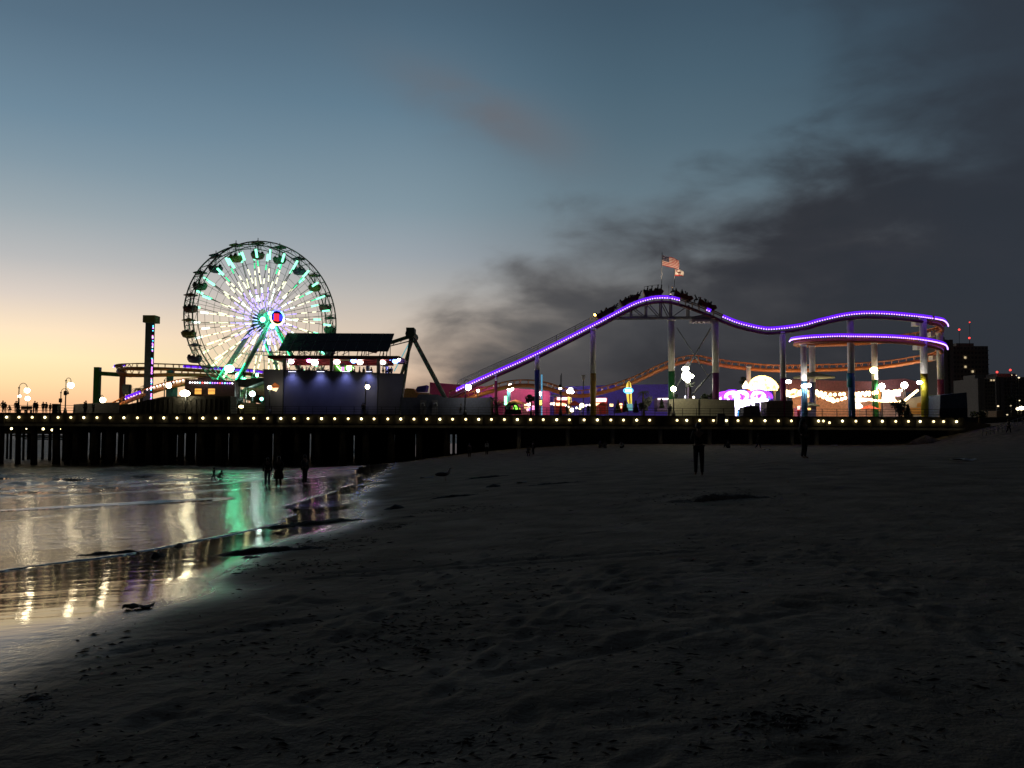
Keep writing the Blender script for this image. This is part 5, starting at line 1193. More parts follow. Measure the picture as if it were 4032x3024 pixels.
t = thing('spot_lamp', 'white spot lamp bracketed to the yellow column', 'lamp', P(3622, 1506, 124)); mb = MB(); mb.ball(P(3621, 1506, 124), .34, 8, 6, sc=(1.3, .6, .75)); mb.build('lens', WHITEL, t); mb = MB(); mb.bar(P(3624, 1506, 124), P(3634, 1508, 124.8), .12); mb.build('bracket', BLACK, t)
for x, y, Y, sx_, lab in ((3105, 1503, 143, 1.3, 'oval white lamp at the corner of the maroon roof'), (3167, 1520, 130, 1.2, 'oval white lamp on the blue base of the front lilac column'), (3186, 1517, 130, .8, 'smaller oval lamp just right of the one on the lilac column'), (3220, 1477, 136, 1.0, 'small white lamp at the edge of the sage umbrella')):
    t = thing('spot_lamp', lab, 'lamp', P(x, y, Y)); mb = MB(); mb.ball(P(x, y, Y), .4, 8, 6, sc=(sx_, .6, .7)); mb.build('lens', WHITEL, t); mb = MB(); mb.bar(P(x, y, Y+.1), PZ(x, Y+.3, DECK+3), .07); mb.build('bracket', BLACK, t)

# ------------------------------------------------------------------ palms, trees, bushes
LEAF = pm('dark_foliage', (.035, .055, .025), .7, var=.5, scale=2); PLEAF = pm('palm_leaf', (.05, .065, .03), .6, var=.4)
BARK = pm('palm_bark', (.08, .06, .045), .9)
def palm(px, ytop, Y, w, label, n=22, zb=DECK, drop=.5, skirt=0):
    top = P(px, ytop, Y); t = thing('palm_tree', label, 'palm tree', (top.x, Y, zb)); rd = random.Random(int(px)); R = w*Y/F/2
    mb = MB(); mb.tube([(top.x+.1, Y, zb), (top.x-.05, Y, (zb+top.z)/2), (top.x, Y, top.z)], [.24, .17, .15], 8)
    if skirt:
        for k in range(40):
            z = top.z-rd.uniform(0, skirt); a = rd.uniform(0, 2*PI); mb.bar((top.x, Y, z), (top.x+.4*math.cos(a), Y+.4*math.sin(a), z-.5), .07, .02)
    mb.build('trunk', BARK, t); mb = MB()
    for k in range(n):
        a = 2*PI*k/n+rd.uniform(-.2, .2); e0 = rd.uniform(-.2, 1.15); L_ = R*rd.uniform(.8, 1.1); prev = None
        for j in range(7):
            u = j/6; p = Vector((top.x+math.cos(a)*L_*u*math.cos(e0*.6), Y+math.sin(a)*L_*u*math.cos(e0*.6), top.z+L_*(math.sin(e0)*u-drop*1.4*u*u)))
            if prev is not None:
                dr = (p-prev); sd = Vector((-math.sin(a), math.cos(a), 0)); mb.bar(prev, p, .05, .03)
                for s_ in (-1, 1):
                    for q in (.2, .7):
                        b0 = prev.lerp(p, q); tip = b0+sd*s_*L_*.24*(1-.55*u)+dr*.8-Vector((0, 0, L_*.1)); mb.add([b0, b0+dr*.25, tip], [(0, 1, 2)])
            prev = p
    mb.build('fronds', PLEAF, t); return t
def tree(px, py, Y, w, h, label, name='tree', zb=DECK, m=None, cone=False, trunk=True, cat='tree', n=420):
    c = P(px, py, Y); rx = w*Y/F/2; rz = h*Y/F/2; rd = random.Random(int(px*3+py)); t = thing(name, label, cat, (c.x, Y, zb)); 
    if trunk:
        mb = MB(); mb.tube([(c.x, Y, zb), (c.x+.05, Y, c.z-rz*.2)], [.2, .1], 7)
        for k in range(5):
            a = rd.uniform(0, 6.28); mb.tube([(c.x, Y, c.z-rz*.6), (c.x+math.cos(a)*rx*.6, Y+math.sin(a)*rx*.6, c.z+rz*rd.uniform(-.1, .5))], [.08, .03], 5)
        mb.build('trunk', BARK, t)
    mb = MB(); cl = [(rd.uniform(-.6, .6), rd.uniform(-.6, .6), rd.uniform(-.6, .6), rd.uniform(.32, .6)) for _ in range(9)]
    for k in range(n):
        if cone: u = rd.random()**1.4; rr_ = (1-u)*rd.random()**.4; a = rd.uniform(0, 6.28); q = Vector((math.cos(a)*rr_*rx, math.sin(a)*rr_*rx, -rz+2*rz*u))
        else:
            o = cl[k % 9]; v = Vector((rd.gauss(0, 1), rd.gauss(0, 1), rd.gauss(0, 1))).normalized()*o[3]*rd.random()**.35; q = Vector(((o[0]+v.x)*rx, (o[1]+v.y)*rx, (o[2]+v.z)*rz))
        s_ = rd.uniform(.09, .2)*max(1, rx/1.6)
        e1 = Vector((rd.gauss(0, 1), rd.gauss(0, 1), rd.gauss(0, 1))).normalized()*s_; e2 = e1.cross(Vector((rd.gauss(0, 1), rd.gauss(0, 1), rd.gauss(0, 1)))).normalized()*s_*.7
        p = Vector((c.x, Y, c.z))+q; mb.add([p-e1, p+e2, p+e1, p-e2], [(0, 1, 2, 3)])
    mb.build('crown', m or LEAF, t); return t
palm(545, 1533, 150, 56, 'small fan palm silhouetted left of the drop tower', drop=.7, n=26)
palm(580, 1522, 158, 60, 'partly hidden palm right behind the drop tower', drop=.6, n=24)
palm(1938, 1572, 122, 50, 'dark palm at the foot of the lift hill by the red column', drop=.35, n=24, skirt=2)
palm(1958, 1600, 121.5, 70, 'low spreading palm in front of the dark lift hill palm', drop=.2, n=26)
palm(2533, 1545, 139, 56, 'lit palm in front of the purple hall', drop=.5)
palm(2717, 1520, 131, 44, 'dark upright palm under the dazzling flood lamps', drop=.1, n=26, skirt=3)
tree(2091, 1570, 132, 46, 36, 'round clipped tree left of the navy coaster column')
tree(2433, 1600, 126, 28, 48, 'white-flowered cone bush left of the surfboard sign', name='cone_bush', cone=True, trunk=False, cat='bush', m=pm('pale_flower_bush', (.18, .17, .12), .7, var=.6, scale=3))
tree(2462, 1600, 126, 24, 42, 'brown cone bush touching the surfboard sign', name='cone_bush', cone=True, trunk=False, cat='bush', m=pm('brown_bush', (.10, .07, .04), .7))
tree(2503, 1600, 126, 22, 44, 'narrow dark cone bush just right of the surfboard sign', name='cone_bush', cone=True, trunk=False, cat='bush')
tree(2548, 1588, 125, 46, 66, 'large frosted grey-green bush on the pier edge', name='grey_bush', trunk=False, cat='bush', m=pm('frosted_leaf', (.22, .24, .2), .7, var=.5, scale=2), n=600)
tree(2522, 1602, 125.5, 20, 36, 'small pale bush leaning on the large frosted bush', name='grey_bush', trunk=False, cat='bush', m=pm('frosted_leaf', (.22, .24, .2), .7, var=.5, scale=2))
tree(2605, 1588, 126, 20, 34, 'pointed dark bush left of the beige block wall', name='cone_bush', cone=True, trunk=False, cat='bush')
tree(2655, 1564, 127, 40, 26, 'dark shrub clump behind the foot of the green column', name='shrub', trunk=False, cat='shrub')
tree(2790, 1560, 128, 60, 34, 'dark shrub clump behind the block wall by the purple column', name='shrub', trunk=False, cat='shrub')
tree(3540, 1606, 122, 62, 70, 'dark bushy planter tree left of the yellow column', n=700)
tree(3575, 1618, 121.5, 40, 50, 'dark conifer right beside the bushy planter tree', cone=True)
tree(2930, 1498, 147, 50, 30, 'dim tree crown behind the crown lamp')
tree(3855, 1628, 130, 70, 34, 'dark tree clump right of the container block', zb=6.5)
tree(3985, 1580, 300, 50, 60, 'dark tree before the far hotel near the right lights', zb=9, n=500)

# ------------------------------------------------------------------ flags
def flag(px0, py0, pole_bottom, Y, length, hgt, droop, mats, cells, label):
    """cells(u, v) gives the colour index; cloth hangs in folds from its pole"""
    a = P(px0, py0, Y); b = P(px0-2, pole_bottom, Y); t = thing('flag', label, 'flag', (b.x, Y, b.z))
    mb = MB(); mb.tube([b, a+Vector((0, 0, .35))], .045, 6); mb.build('pole', STEEL, t)
    nu, nv = 40, 26; mb = MB(); vs = []
    for j in range(nv+1):
        for i in range(nu+1):
            u = i/nu; v = j/nv; f = .16*math.sin(u*9+v*1.5)*u**.6
            vs.append((a.x+u*length*.95+.05*math.sin(v*4)*u, Y+f+.3*u, a.z-v*hgt-droop*u-.1*math.sin(u*7)*u+(.12*v*u)))
    fs = [(j*(nu+1)+i, j*(nu+1)+i+1, (j+1)*(nu+1)+i+1, (j+1)*(nu+1)+i) for j in range(nv) for i in range(nu)]
    o_ = len(mb.v); mb.v += vs
    for k, f in enumerate(fs):
        mb.f.append(f); mb.mi.append(cells((k % nu+.5)/nu, (k//nu+.5)/nv)); mb.sm.append(True)
    mb.build('cloth', mats, t)
FR = pm('flag_red', (.5, .05, .04), .8, var=.1); FW = pm('flag_white', (.75, .7, .62), .8, var=.06); FB = pm('flag_blue', (.02, .025, .09), .8, var=.1); FBR = pm('flag_brown', (.12, .06, .03), .8)
def usa(u, v):
    if u < .4 and v < 7/13:
        su, sv_ = (u/.4*11) % 2, (v/(7/13)*9) % 2
        return 1 if (abs(su-1) < .33 and abs(sv_-1) < .33) else 2
    return int(v*13) % 2
def cal(u, v):
    if v > .8: return 0
    if (u-.2)**2/.006+(v-.2)**2/.012 < 1: return 0
    if ((u-.52)/.2)**2+((v-.47)/.13)**2 < 1 or ((u-.35)/.07)**2+((v-.4)/.1)**2 < 1: return 3
    if (abs(u-.4) < .035 or abs(u-.62) < .04) and .5 < v < .68: return 3
    return 1
ff = P(2640, 1162, 124.2); t = thing('flood_lamp', 'small added flood lamp on the hill truss aimed up at the two flags', 'flood lamp', ff, 'flood lamps'); mb = MB(); mb.box(ff, (.3, .3, .2)); mb.bar(ff, ff+Vector((0, 2.0, -1.2)), .06); mb.build('housing', BLACK, t); mb = MB(); mb.box(ff+Vector((0, 0, .12)), (.22, .22, .03)); mb.build('lens', em('added_flag_flood', (1, .8, .6), 5), t)
ld = bpy.data.lights.new('added_flag_flood', 'SPOT'); ld.energy = 2200; ld.color = (1, .72, .52); ld.spot_size = R_(48); ld.shadow_soft_size = .1  # added fixture and spot light; the floods on the flags are unseen
lo = bpy.data.objects.new('added_flag_flood', ld); COL.objects.link(lo); lo.location = ff+Vector((0, 0, .25)); lo.rotation_euler = (P(2646, 1048, 127.2)-lo.location).to_track_quat('-Z', 'Y').to_euler()
flag(2607, 1003, 1130, 126.8, 2.75, 1.6, .75, [FR, FW, FB, FBR], usa, 'striped stars flag flying on the taller pole at the coaster crest')
flag(2657, 1060, 1132, 127.4, 1.45, 1.0, .18, [FR, FW, FB, FBR], cal, 'smaller white flag with a bear and a red lower stripe')

# ------------------------------------------------------------------ hotels inland
tag(MB().prism([(110, 210, 3), (900, 210, 3), (900, 900, 3), (110, 900, 3)], (0, 0, 6)).build('inland_terrain', pm('dark_ground', (.05, .05, .045), .9)), kind='structure', label='dark flat land inland of the beach', cat='ground')
HOT = pm('hotel_concrete', (.4, .38, .35), .85); HOTD = pm('hotel_glass', (.14, .14, .15), .35)
def hotel(x0, x1, ytop, Y, label, floors, bays, lit=(), pale=()):
    a, b = P(x0, ytop, Y), P(x1, ytop, Y); zb = 9.0; t = thing('hotel', label, 'hotel', ((a.x+b.x)/2, Y, zb), 'hotel towers inland'); H = a.z-zb; W_ = b.x-a.x
    mb = MB(); mb.box(((a.x+b.x)/2, Y+10, zb+H/2), (W_, 20, H)); mb.box(((a.x+b.x)/2, Y+10, zb+H+1), (W_*.5, 10, 2)); mb.build('wall', HOT, t)
    dk = MB(); lt_ = MB()
    for i in range(floors):
        for j in range(bays):
            x = a.x+W_*(j+.5)/bays; z = zb+H*(i+.5)/floors
            (lt_ if (i, j) in lit else dk).box((x, Y-.12, z), (W_/bays*.5, .3, H/floors*.42))
    dk = dk.build('window', HOTD, t)
    if floors*bays > 100: tag(dk, kind='stuff')
    if lit: lt_.build('lit_window', em('hotel_lit', (1, .78, .45), .6), t)
    mb = MB()
    for i in range(floors): mb.box(((a.x+b.x)/2, Y-.45, zb+H*i/floors+.1), (W_, .9, .25))
    mb.build('balcony', HOT, t)
    if pale:
        mb = MB()
        for u in pale: mb.box((a.x+W_*u, Y-.6, zb+H/2), (1.6, 1.2, H))
        mb.build('pale_pilaster', pm('pale_pilaster', (.35, .33, .31), .8), t)
hotel(3703, 3752, 1338, 420, 'narrow pale slab tower partly hidden by the coaster end column', 18, 4, (), (.3, .75))
hotel(3750, 3890, 1362, 440, 'tall dark hotel tower with one lit row of windows', 17, 10, [(8, 0), (8, 2), (8, 3), (8, 4), (8, 8), (14, 3), (4, 1), (4, 5), (11, 5), (12, 3), (9, 3)], ())
hotel(3845, 3918, 1490, 380, 'mid-height hotel with pale stair shafts left of the far one', 13, 7, [(12, 5), (12, 6)], (.08, .24))
hotel(3916, 4060, 1484, 400, 'low wide hotel at the far right of the skyline', 13, 12, [], (.04, .16))
for x, y, Y, h_, lab in ((3777, 1298, 430, 1366, 'red warning light on the thin mast over the tall hotel'), (3817, 1331, 445, 1366, 'brighter red warning light on a short mast over the tall hotel'), (3818, 1269, 450, 1366, 'faint topmost warning light above the tall hotel'), (3978, 1457, 400, 1490, 'red warning light above the far right hotel'), (3926, 1465, 405, 1490, 'small red warning light at the left edge of the far right hotel')):
    p = P(x, y, Y); b = P(x, h_, Y); t = thing('mast_light', lab, 'warning light', b); mb = MB(); mb.tube([b-Vector((0, 0, 2)), p], .1, 5); mb.build('mast', DSTEEL, t)
    mb = MB(); mb.ball(p, .5 if y != 1269 else .35, 7, 5); mb.build('bulb', em('warning_red' if y != 1269 else 'warning_faint', (1, .05, .04), 3 if y != 1269 else 2), t)
for i, (x, y, r, st, lab) in enumerate(((4022, 1607, 2.2, 8, 'glaring warm street light at the right edge'), (4008, 1610, 1.4, 8, 'warm street light just left of the glaring one'), (3930, 1599, .8, 1.6, 'dim cream street light before the far hotel'), (3982, 1598, 1.0, 1.0, 'dim wide street light left of the far right trees'), (4012, 1487, .8, 1.6, 'pale light high on the dark slope'), (3984, 1477, .4, 1.4, 'tiny pale light left of the one on the slope'), (4002, 1478, .4, 1.4, 'tiny pale light between two others on the slope'), (4014, 1577, .6, 1.8, 'small pale light above the glaring street light'), (3966, 1633, .7, 1.0, 'low pale light beside the sloping path'))):
    r *= .55; p = P(x, y, 330); t = thing('street_light', lab, 'street light', (p.x, 330, 9), 'street lights inland'); mb = MB(); mb.tube([(p.x, 330.3, 8.9), (p.x, 330.3, p.z)], .12, 5); mb.build('post', DSTEEL, t); mb = MB(); mb.ball(p, r*.8, 7, 5, sc=(1.2, .6, .8)); mb.build('lens', em('street_%d' % int(st*10), (1, .8, .5), st), t)
t = thing('beach_house', 'small tan lit building at the base of the hotels', 'building', P(3942, 1630, 240)); mb = MB(); mb.ppoly([(3924, 1645), (3924, 1618), (3950, 1616), (3952, 1645)], 240, 8); mb.build('wall', pm('tan_house', (.5, .35, .22), .8), t)
t = thing('path_railing', 'pale railing climbing along the sand path at the right', 'railing', ground(3900, 1700)); mb = MB(); L_ = [ground(3868, 1718), ground(3930, 1704), ground(3990, 1684), ground(4060, 1662)]
for h in (.5, 1.0): mb.tube([p+Vector((0, 0, h)) for p in L_], .04, 5)
for a, b in zip(L_, L_[1:]):
    for k in range(4): q = a.lerp(b, k/4); mb.tube([q, q+Vector((0, 0, 1.05))], .04, 5)
mb.build('rail', STEEL, t)

# ------------------------------------------------------------------ people
SKIN = pm('skin', (.22, .13, .09), .6, bump=0); CL = [pm('cloth_black', (.012, .012, .014), .85), pm('cloth_navy', (.014, .018, .03), .85), pm('cloth_brown', (.03, .022, .016), .85), pm('cloth_grey', (.12, .12, .125), .85), pm('cloth_white', (.6, .6, .58), .85), pm('cloth_striped', (.06, .065, .07), .85), pm('cloth_green', (.02, .035, .025), .85)]
HAIR = pm('dark_hair', (.012, .01, .009), .6)
def skin_mesh(name, V, E, Rr, root=0, sub=1):
    me = bpy.data.meshes.new(name); me.from_pydata([tuple(v) for v in V], E, []); o = bpy.data.objects.new(name, me); COL.objects.link(o)
    md = o.modifiers.new('s', 'SKIN'); 
    for i, r in enumerate(Rr): me.skin_vertices[0].data[i].radius = (r, r) if isinstance(r, float) else r
    for i in range(len(V)): me.skin_vertices[0].data[i].use_root = (i == root)
    sb = o.modifiers.new('d', 'SUBSURF'); sb.levels = sub; sb.render_levels = sub
    dg = bpy.context.evaluated_depsgraph_get(); nm = bpy.data.meshes.new_from_object(o.evaluated_get(dg)); nm.name = name
    bpy.data.objects.remove(o); bpy.data.meshes.remove(me)
    for p in nm.polygons: p.use_smooth = True
    return nm
J0 = dict(pel=(0, 0, .95), wai=(0, 0, 1.1), che=(0, 0, 1.3), nec=(0, 0, 1.46), hea=(0, -.015, 1.58), top=(0, -.01, 1.66),
    sl=(-.17, 0, 1.4), el=(-.23, .03, 1.14), wl=(-.23, -.03, .9), hl=(-.225, -.05, .83), sr=(.17, 0, 1.4), er=(.23, .03, 1.14), wr=(.23, -.03, .9), hr=(.225, -.05, .83),
    pl=(-.09, 0, .9), kl=(-.1, -.02, .5), al=(-.1, .03, .09), tl=(-.11, -.13, .04), pr=(.09, 0, .9), kr=(.1, -.02, .5), ar=(.1, .03, .09), tr=(.11, -.13, .04))
RAD = dict(pel=(.15, .11), wai=(.135, .095), che=(.16, .105), nec=.052, hea=(.078, .098), top=(.06, .075), sl=.062, el=.046, wl=.03, hl=(.036, .022), sr=.062, er=.046, wr=.03, hr=(.036, .022), pl=.088, kl=.06, al=.042, tl=.036, pr=.088, kr=.06, ar=.042, tr=.036)
BONES = [('pel', 'wai'), ('wai', 'che'), ('che', 'nec'), ('nec', 'hea'), ('hea', 'top'), ('che', 'sl'), ('sl', 'el'), ('el', 'wl'), ('wl', 'hl'), ('che', 'sr'), ('sr', 'er'), ('er', 'wr'), ('wr', 'hr'), ('pel', 'pl'), ('pl', 'kl'), ('kl', 'al'), ('al', 'tl'), ('pel', 'pr'), ('pr', 'kr'), ('kr', 'ar'), ('ar', 'tr')]
POSES = {
 'stand': {}, 'relaxed': dict(kl=(-.1, -.05, .5), wl=(-.16, -.15, .98), hl=(-.1, -.2, 1.0), wr=(.2, -.08, .9)),
 'walk': dict(kl=(-.09, -.16, .52), al=(-.09, -.2, .12), tl=(-.09, -.36, .1), kr=(.09, .06, .49), ar=(.09, .3, .14), tr=(.09, .2, .04), el=(-.23, .16, 1.16), wl=(-.23, .12, .92), hl=(-.23, .09, .85), er=(.23, -.1, 1.16), wr=(.22, -.24, .97), hr=(.21, -.29, .92)),
 'phone': dict(el=(-.22, -.06, 1.14), wl=(-.08, -.26, 1.2), hl=(-.04, -.3, 1.25), er=(.22, -.06, 1.14), wr=(.08, -.26, 1.2), hr=(.05, -.3, 1.25), hea=(0, -.05, 1.57), top=(0, -.05, 1.65)),
 'sit': dict(kl=(-.14, -.42, .98), al=(-.12, -.44, .56), tl=(-.12, -.58, .5), kr=(.14, -.42, .98), ar=(.12, -.44, .56), tr=(.12, -.58, .5), wl=(-.18, -.2, 1.0), hl=(-.16, -.27, 1.01), wr=(.18, -.2, 1.0), hr=(.16, -.27, 1.01)),
 'crouch': dict(pel=(0, .12, .62), wai=(0, .05, .75), che=(0, -.06, .92), nec=(0, -.14, 1.06), hea=(0, -.2, 1.15), top=(0, -.21, 1.23), sl=(-.17, -.1, 1.0), sr=(.17, -.1, 1.0), el=(-.24, -.2, .78), wl=(-.22, -.34, .58), hl=(-.2, -.38, .5), er=(.24, -.2, .78), wr=(.2, -.34, .6), hr=(.18, -.4, .53), pl=(-.1, .1, .58), pr=(.1, .1, .58), kl=(-.14, -.24, .5), kr=(.14, -.24, .5)),
 'ground': dict(pel=(0, 0, .14), wai=(0, .03, .3), che=(0, .02, .5), nec=(0, -.01, .66), hea=(0, -.03, .78), top=(0, -.03, .86), sl=(-.17, .01, .6), sr=(.17, .01, .6), el=(-.25, -.12, .4), wl=(-.14, -.34, .42), hl=(-.08, -.4, .43), er=(.25, -.12, .4), wr=(.14, -.34, .42), hr=(.08, -.4, .43), pl=(-.1, -.03, .13), pr=(.1, -.03, .13), kl=(-.17, -.42, .45), kr=(.17, -.42, .45), al=(-.14, -.66, .07), ar=(.14, -.66, .07), tl=(-.14, -.8, .04), tr=(.14, -.8, .04))}
PM = {}
def person_meshes(pose, dress=False, hair='short'):
    key = (pose, dress, hair)
    if key in PM: return PM[key]
    J = dict(J0); J.update(POSES[pose]); ks = list(J); I = {k: i for i, k in enumerate(ks)}
    body = skin_mesh('body', [J[k] for k in ks], [(I[a], I[b]) for a, b in BONES], [RAD[k] for k in ks])
    bm = bmesh.new(); bm.from_mesh(body)
    mb = MB(); H_ = Vector(J['hea'])                              # face, ears, fingers
    mb.add([H_+Vector(v) for v in ((-.012, -.085, -.02), (.012, -.085, -.02), (0, -.118, -.03), (0, -.088, .03))], [(0, 1, 2), (1, 3, 2), (3, 0, 2), (0, 3, 1)])
    for s_ in (-1, 1):
        mb.ball(H_+Vector((s_*.03, -.085, .02)), .012, 5, 4); mb.ball(H_+Vector((s_*.08, .01, .0)), .022, 5, 4, sc=(.4, .8, 1.2))
    mb.box(H_+Vector((0, -.086, -.06)), (.04, .012, .01))
    for h_, w_, s_ in (('hl', 'wl', -1), ('hr', 'wr', 1)):
        a = Vector(J[w_]); b = Vector(J[h_]); d = (b-a).normalized(); side = d.cross(Vector((1, 0, 0)))
        side = side.normalized() if side.length > .1 else Vector((0, 1, 0)); cu = d.cross(side)*s_
        for q, L_ in enumerate((.062, .078, .082, .074, .058)):
            if q == 0: mb.tube([b-d*.01+side*-.03, b+side*-.055+d*.02, b+side*-.055+d*.05], [.011, .01, .008], 5)
            else: o_ = b+side*((q-2.5)*.019)+d*.01; mb.tube([o_, o_+d*L_*.5, o_+d*L_*.85-cu*.02, o_+d*L_-cu*.045], [.01, .0095, .009, .007], 5)
    m2 = bpy.data.meshes.new('x'); m2.from_pydata(mb.v, [], mb.f); bm.from_mesh(m2); bm.to_mesh(body); bm.free(); bpy.data.meshes.remove(m2)
    for p in body.polygons: p.use_smooth = True
    G_ = lambda r, k: tuple(x*k+.012 for x in (r if isinstance(r, tuple) else (r, r)))
    def sub(keys, bones, k, extra={}):
        I2 = {q: i for i, q in enumerate(keys)}; JJ = dict(J); JJ.update(extra)
        return skin_mesh('garment', [JJ[q] for q in keys], [(I2[a], I2[b]) for a, b in bones], [G_(RAD[q], k) for q in keys])
    tops = sub(['pel', 'wai', 'che', 'sl', 'el', 'wl', 'sr', 'er', 'wr'], [b for b in BONES if b[0] in ('pel', 'wai', 'che', 'sl', 'el', 'sr', 'er') and b[1] in ('wai', 'che', 'sl', 'el', 'wl', 'sr', 'er', 'wr')], 1.06)
    legs = sub(['pel', 'pl', 'kl', 'al', 'pr', 'kr', 'ar'], [('pel', 'pl'), ('pl', 'kl'), ('kl', 'al'), ('pel', 'pr'), ('pr', 'kr'), ('kr', 'ar')], 1.07)
    skirt = None
    if dress:
        mb = MB(); mb.lathe((0, 0, 0), [(.2, .48), (.27, .5), (.25, .75), (.2, .95), (.16, 1.08)], 14); skirt = bpy.data.meshes.new('skirt'); skirt.from_pydata(mb.v, [], mb.f)
    mb = MB()
    mb.ball(H_+Vector((0, .018, .035)), .112, 10, 8, sc=(.92, 1.02, .98))
    if hair == 'long':
        mb.tube([H_+Vector((0, .05, .04)), H_+Vector((0, .1, -.12)), H_+Vector((0, .11, -.3)), H_+Vector((0, .1, -.42))], [.1, .12, .12, .05], 10)
    hm = bpy.data.meshes.new('hair'); hm.from_pydata(mb.v, [], mb.f); hm.polygons.foreach_set('use_smooth', [True]*len(hm.polygons))
    PM[key] = (body, tops, legs, skirt, hm); return PM[key]
def person(label, loc, rz, pose='stand', h=1.7, top=0, leg=0, dress=False, hair='short', group=None, cat='person'):
    t = thing('person', label, cat, loc, group); t.rotation_euler = (0, 0, rz); k = h/1.72; t.scale = (k, k, k)
    b, tp, lg, sk, hm = person_meshes(pose, dress, hair)
    def add(nm, me, m):
        o = bpy.data.objects.new(nm, me if (len(me.materials) and me.materials[0] == m) or not len(me.materials) else me); COL.objects.link(o); o.parent = t
        if not len(me.materials): me.materials.append(m)
        o.material_slots[0].link = 'OBJECT'; o.material_slots[0].material = m; return o
    add('body', b, SKIN); add('jacket', tp, CL[top]); add('trousers', lg, CL[leg])
    if sk: add('skirt', sk, CL[leg])
    add('hair', hm, HAIR); return t
# on the sand, largest first
person('person in dark jacket standing alone on the sand with legs apart below the block wall', ground(2752, 1873), R_(170), 'phone', 1.74, 0, 0)
person('person with long hair in a dark coat standing on the sand at the right', ground(3166, 1806), R_(35), 'relaxed', 1.74, 0, 0, dress=False, hair='long')
person('slim person at the left of the pair by the waterline, legs together', ground(1052, 1916), R_(200), 'stand', 1.66, 0, 1)
person('person in a knee-length dark dress at the middle of the waders', ground(1096, 1921), R_(10), 'relaxed', 1.72, 2, 2, dress=True, hair='long')
person('person in a striped top standing alone at the right of the waders', ground(1199, 1908), R_(60), 'relaxed', 1.7, 5, 0)
person('child bending at the water edge on a dark sand bar, arm out', ground(841, 1899), R_(-40), 'walk', 1.12, 1, 1, cat='child')
person('smaller child crouching beside the other on the sand bar', ground(866, 1899), R_(70), 'crouch', 1.2, 2, 0, cat='child')
person('person crouching on the low sand edge with a pale sleeve below the navy column', ground(2080, 1800), R_(20), 'crouch', 1.6, 3, 0)
person('second person standing just behind the crouching one on the sand edge', ground(2100, 1792), R_(-60), 'relaxed', 1.6, 0, 0)
person('person in dark clothes standing in the pier shadow right of the slits', ground(1848, 1802), R_(30), 'stand', 1.7, 2, 2)
person('person in a white shirt in the pier shadow below the lift hill', ground(1917, 1792), R_(0), 'relaxed', 1.7, 4, 0)
person('person in a pale shirt sitting against the wall at the left of the seated pair', ground(2363, 1764), R_(10), 'ground', 1.7, 3, 0)
person('person in a pale shirt sitting right beside the other against the wall', ground(2383, 1765), R_(-20), 'ground', 1.7, 3, 3)
person('person in a white top sitting alone right of the seated pair', ground(2447, 1764), R_(160), 'ground', 1.72, 4, 0)
person('person in dark clothes walking along the wall below the arcade', ground(2986, 1768), R_(80), 'walk', 1.74, 0, 0)
person('person in dark clothes sitting low by the wall left of the walking one', ground(2868, 1764), R_(-50), 'ground', 1.7, 6, 0)
person('person walking up the sloping sand path at the far right', ground(3972, 1706), R_(100), 'walk', 1.75, 0, 0)
# on the pier, seaward end
def onpier(px, label, pose='stand', h=1.7, rz=0, top=0, Y=119.4, hair='short'):
    p = PZ(px, Y, DECK); person(label, (p.x, Y, DECK), rz, pose, h, top, top, hair=hair, group='people on the seaward end of the pier')
onpier(10, 'person in a pale top walking at the left edge of the pier', 'walk', 1.75, R_(60), 3)
onpier(19, 'person in dark clothes right behind the one in the pale top', 'stand', 1.55, R_(20))
onpier(38, 'short person seated left of the farthest lamp post', 'crouch', 1.5, R_(0))
onpier(62, 'person standing left of the farthest lamp post', 'stand', 1.7, R_(30), 2); onpier(70, 'person standing against the farthest lamp post', 'walk', 1.72, R_(-30))
onpier(136, 'tallest of the dark group between the two hooked lamps', 'stand', 1.72, R_(10)); onpier(145, 'person with bulky coat at the right of the tallest in the dark group', 'relaxed', 1.55, R_(-20), 2)
onpier(169, 'person standing in the middle of the pier end crowd', 'stand', 1.6, R_(180), 2); onpier(181, 'person in a pale top near the dark bin', 'relaxed', 1.55, R_(40), 3); onpier(197, 'short person left of the dark bin', 'stand', 1.4, R_(0))
onpier(331, 'person leaning on the banner fence', 'relaxed', 1.6, R_(100), 0, 119.2); onpier(337, 'person standing against the banner fence', 'stand', 1.8, R_(150), 0, 119.4); onpier(367, 'person standing by the green coaster post', 'relaxed', 1.6, R_(60), 0, 119.6)
onpier(1429, 'person in dark clothes by the lamp before the blue restaurant', 'stand', 1.7, R_(0), 0); onpier(1436, 'person with pale sleeves at the lamp before the blue restaurant', 'relaxed', 1.65, R_(60), 3)
onpier(2232, 'person walking past below the red tent', 'walk', 1.7, R_(80), 3, 120); onpier(2316, 'person standing at the ochre column', 'stand', 1.7, R_(0), 0, 120); onpier(2640, 'person in a pale shirt by the globe lamp', 'relaxed', 1.7, R_(0), 3, 120)
onpier(1815, 'person in grey walking beside the low blue-grey building', 'walk', 1.7, R_(-80), 3, 121)
t = thing('waste_bin', 'square dark bin on the pier left of the tallest lamp', 'bin', PZ(221, 119.5, DECK)); mb = MB(); c_ = PZ(221, 119.5, DECK); mb.box(c_+Vector((0, 0, .6)), (.8, .8, 1.2)); mb.build('body', BLACK, t); mb = MB(); mb.box(c_+Vector((0, 0, 1.25)), (.88, .88, .1)); mb.build('lid', BLACK, t)
t = thing('bench', 'long dark bench behind the railing between the farthest lamp and the crowd', 'bench', PZ(100, 119.6, DECK)); a, b = PZ(78, 119.6, DECK), PZ(122, 119.6, DECK); mb = MB(); mb.bar(a+Vector((0, 0, .45)), b+Vector((0, 0, .45)), .5, .08); mb.build('seat', WOOD, t); mb = MB(); mb.bar(a+Vector((0, .25, .75)), b+Vector((0, .25, .75)), .06, .45); mb.build('backrest', WOOD, t)
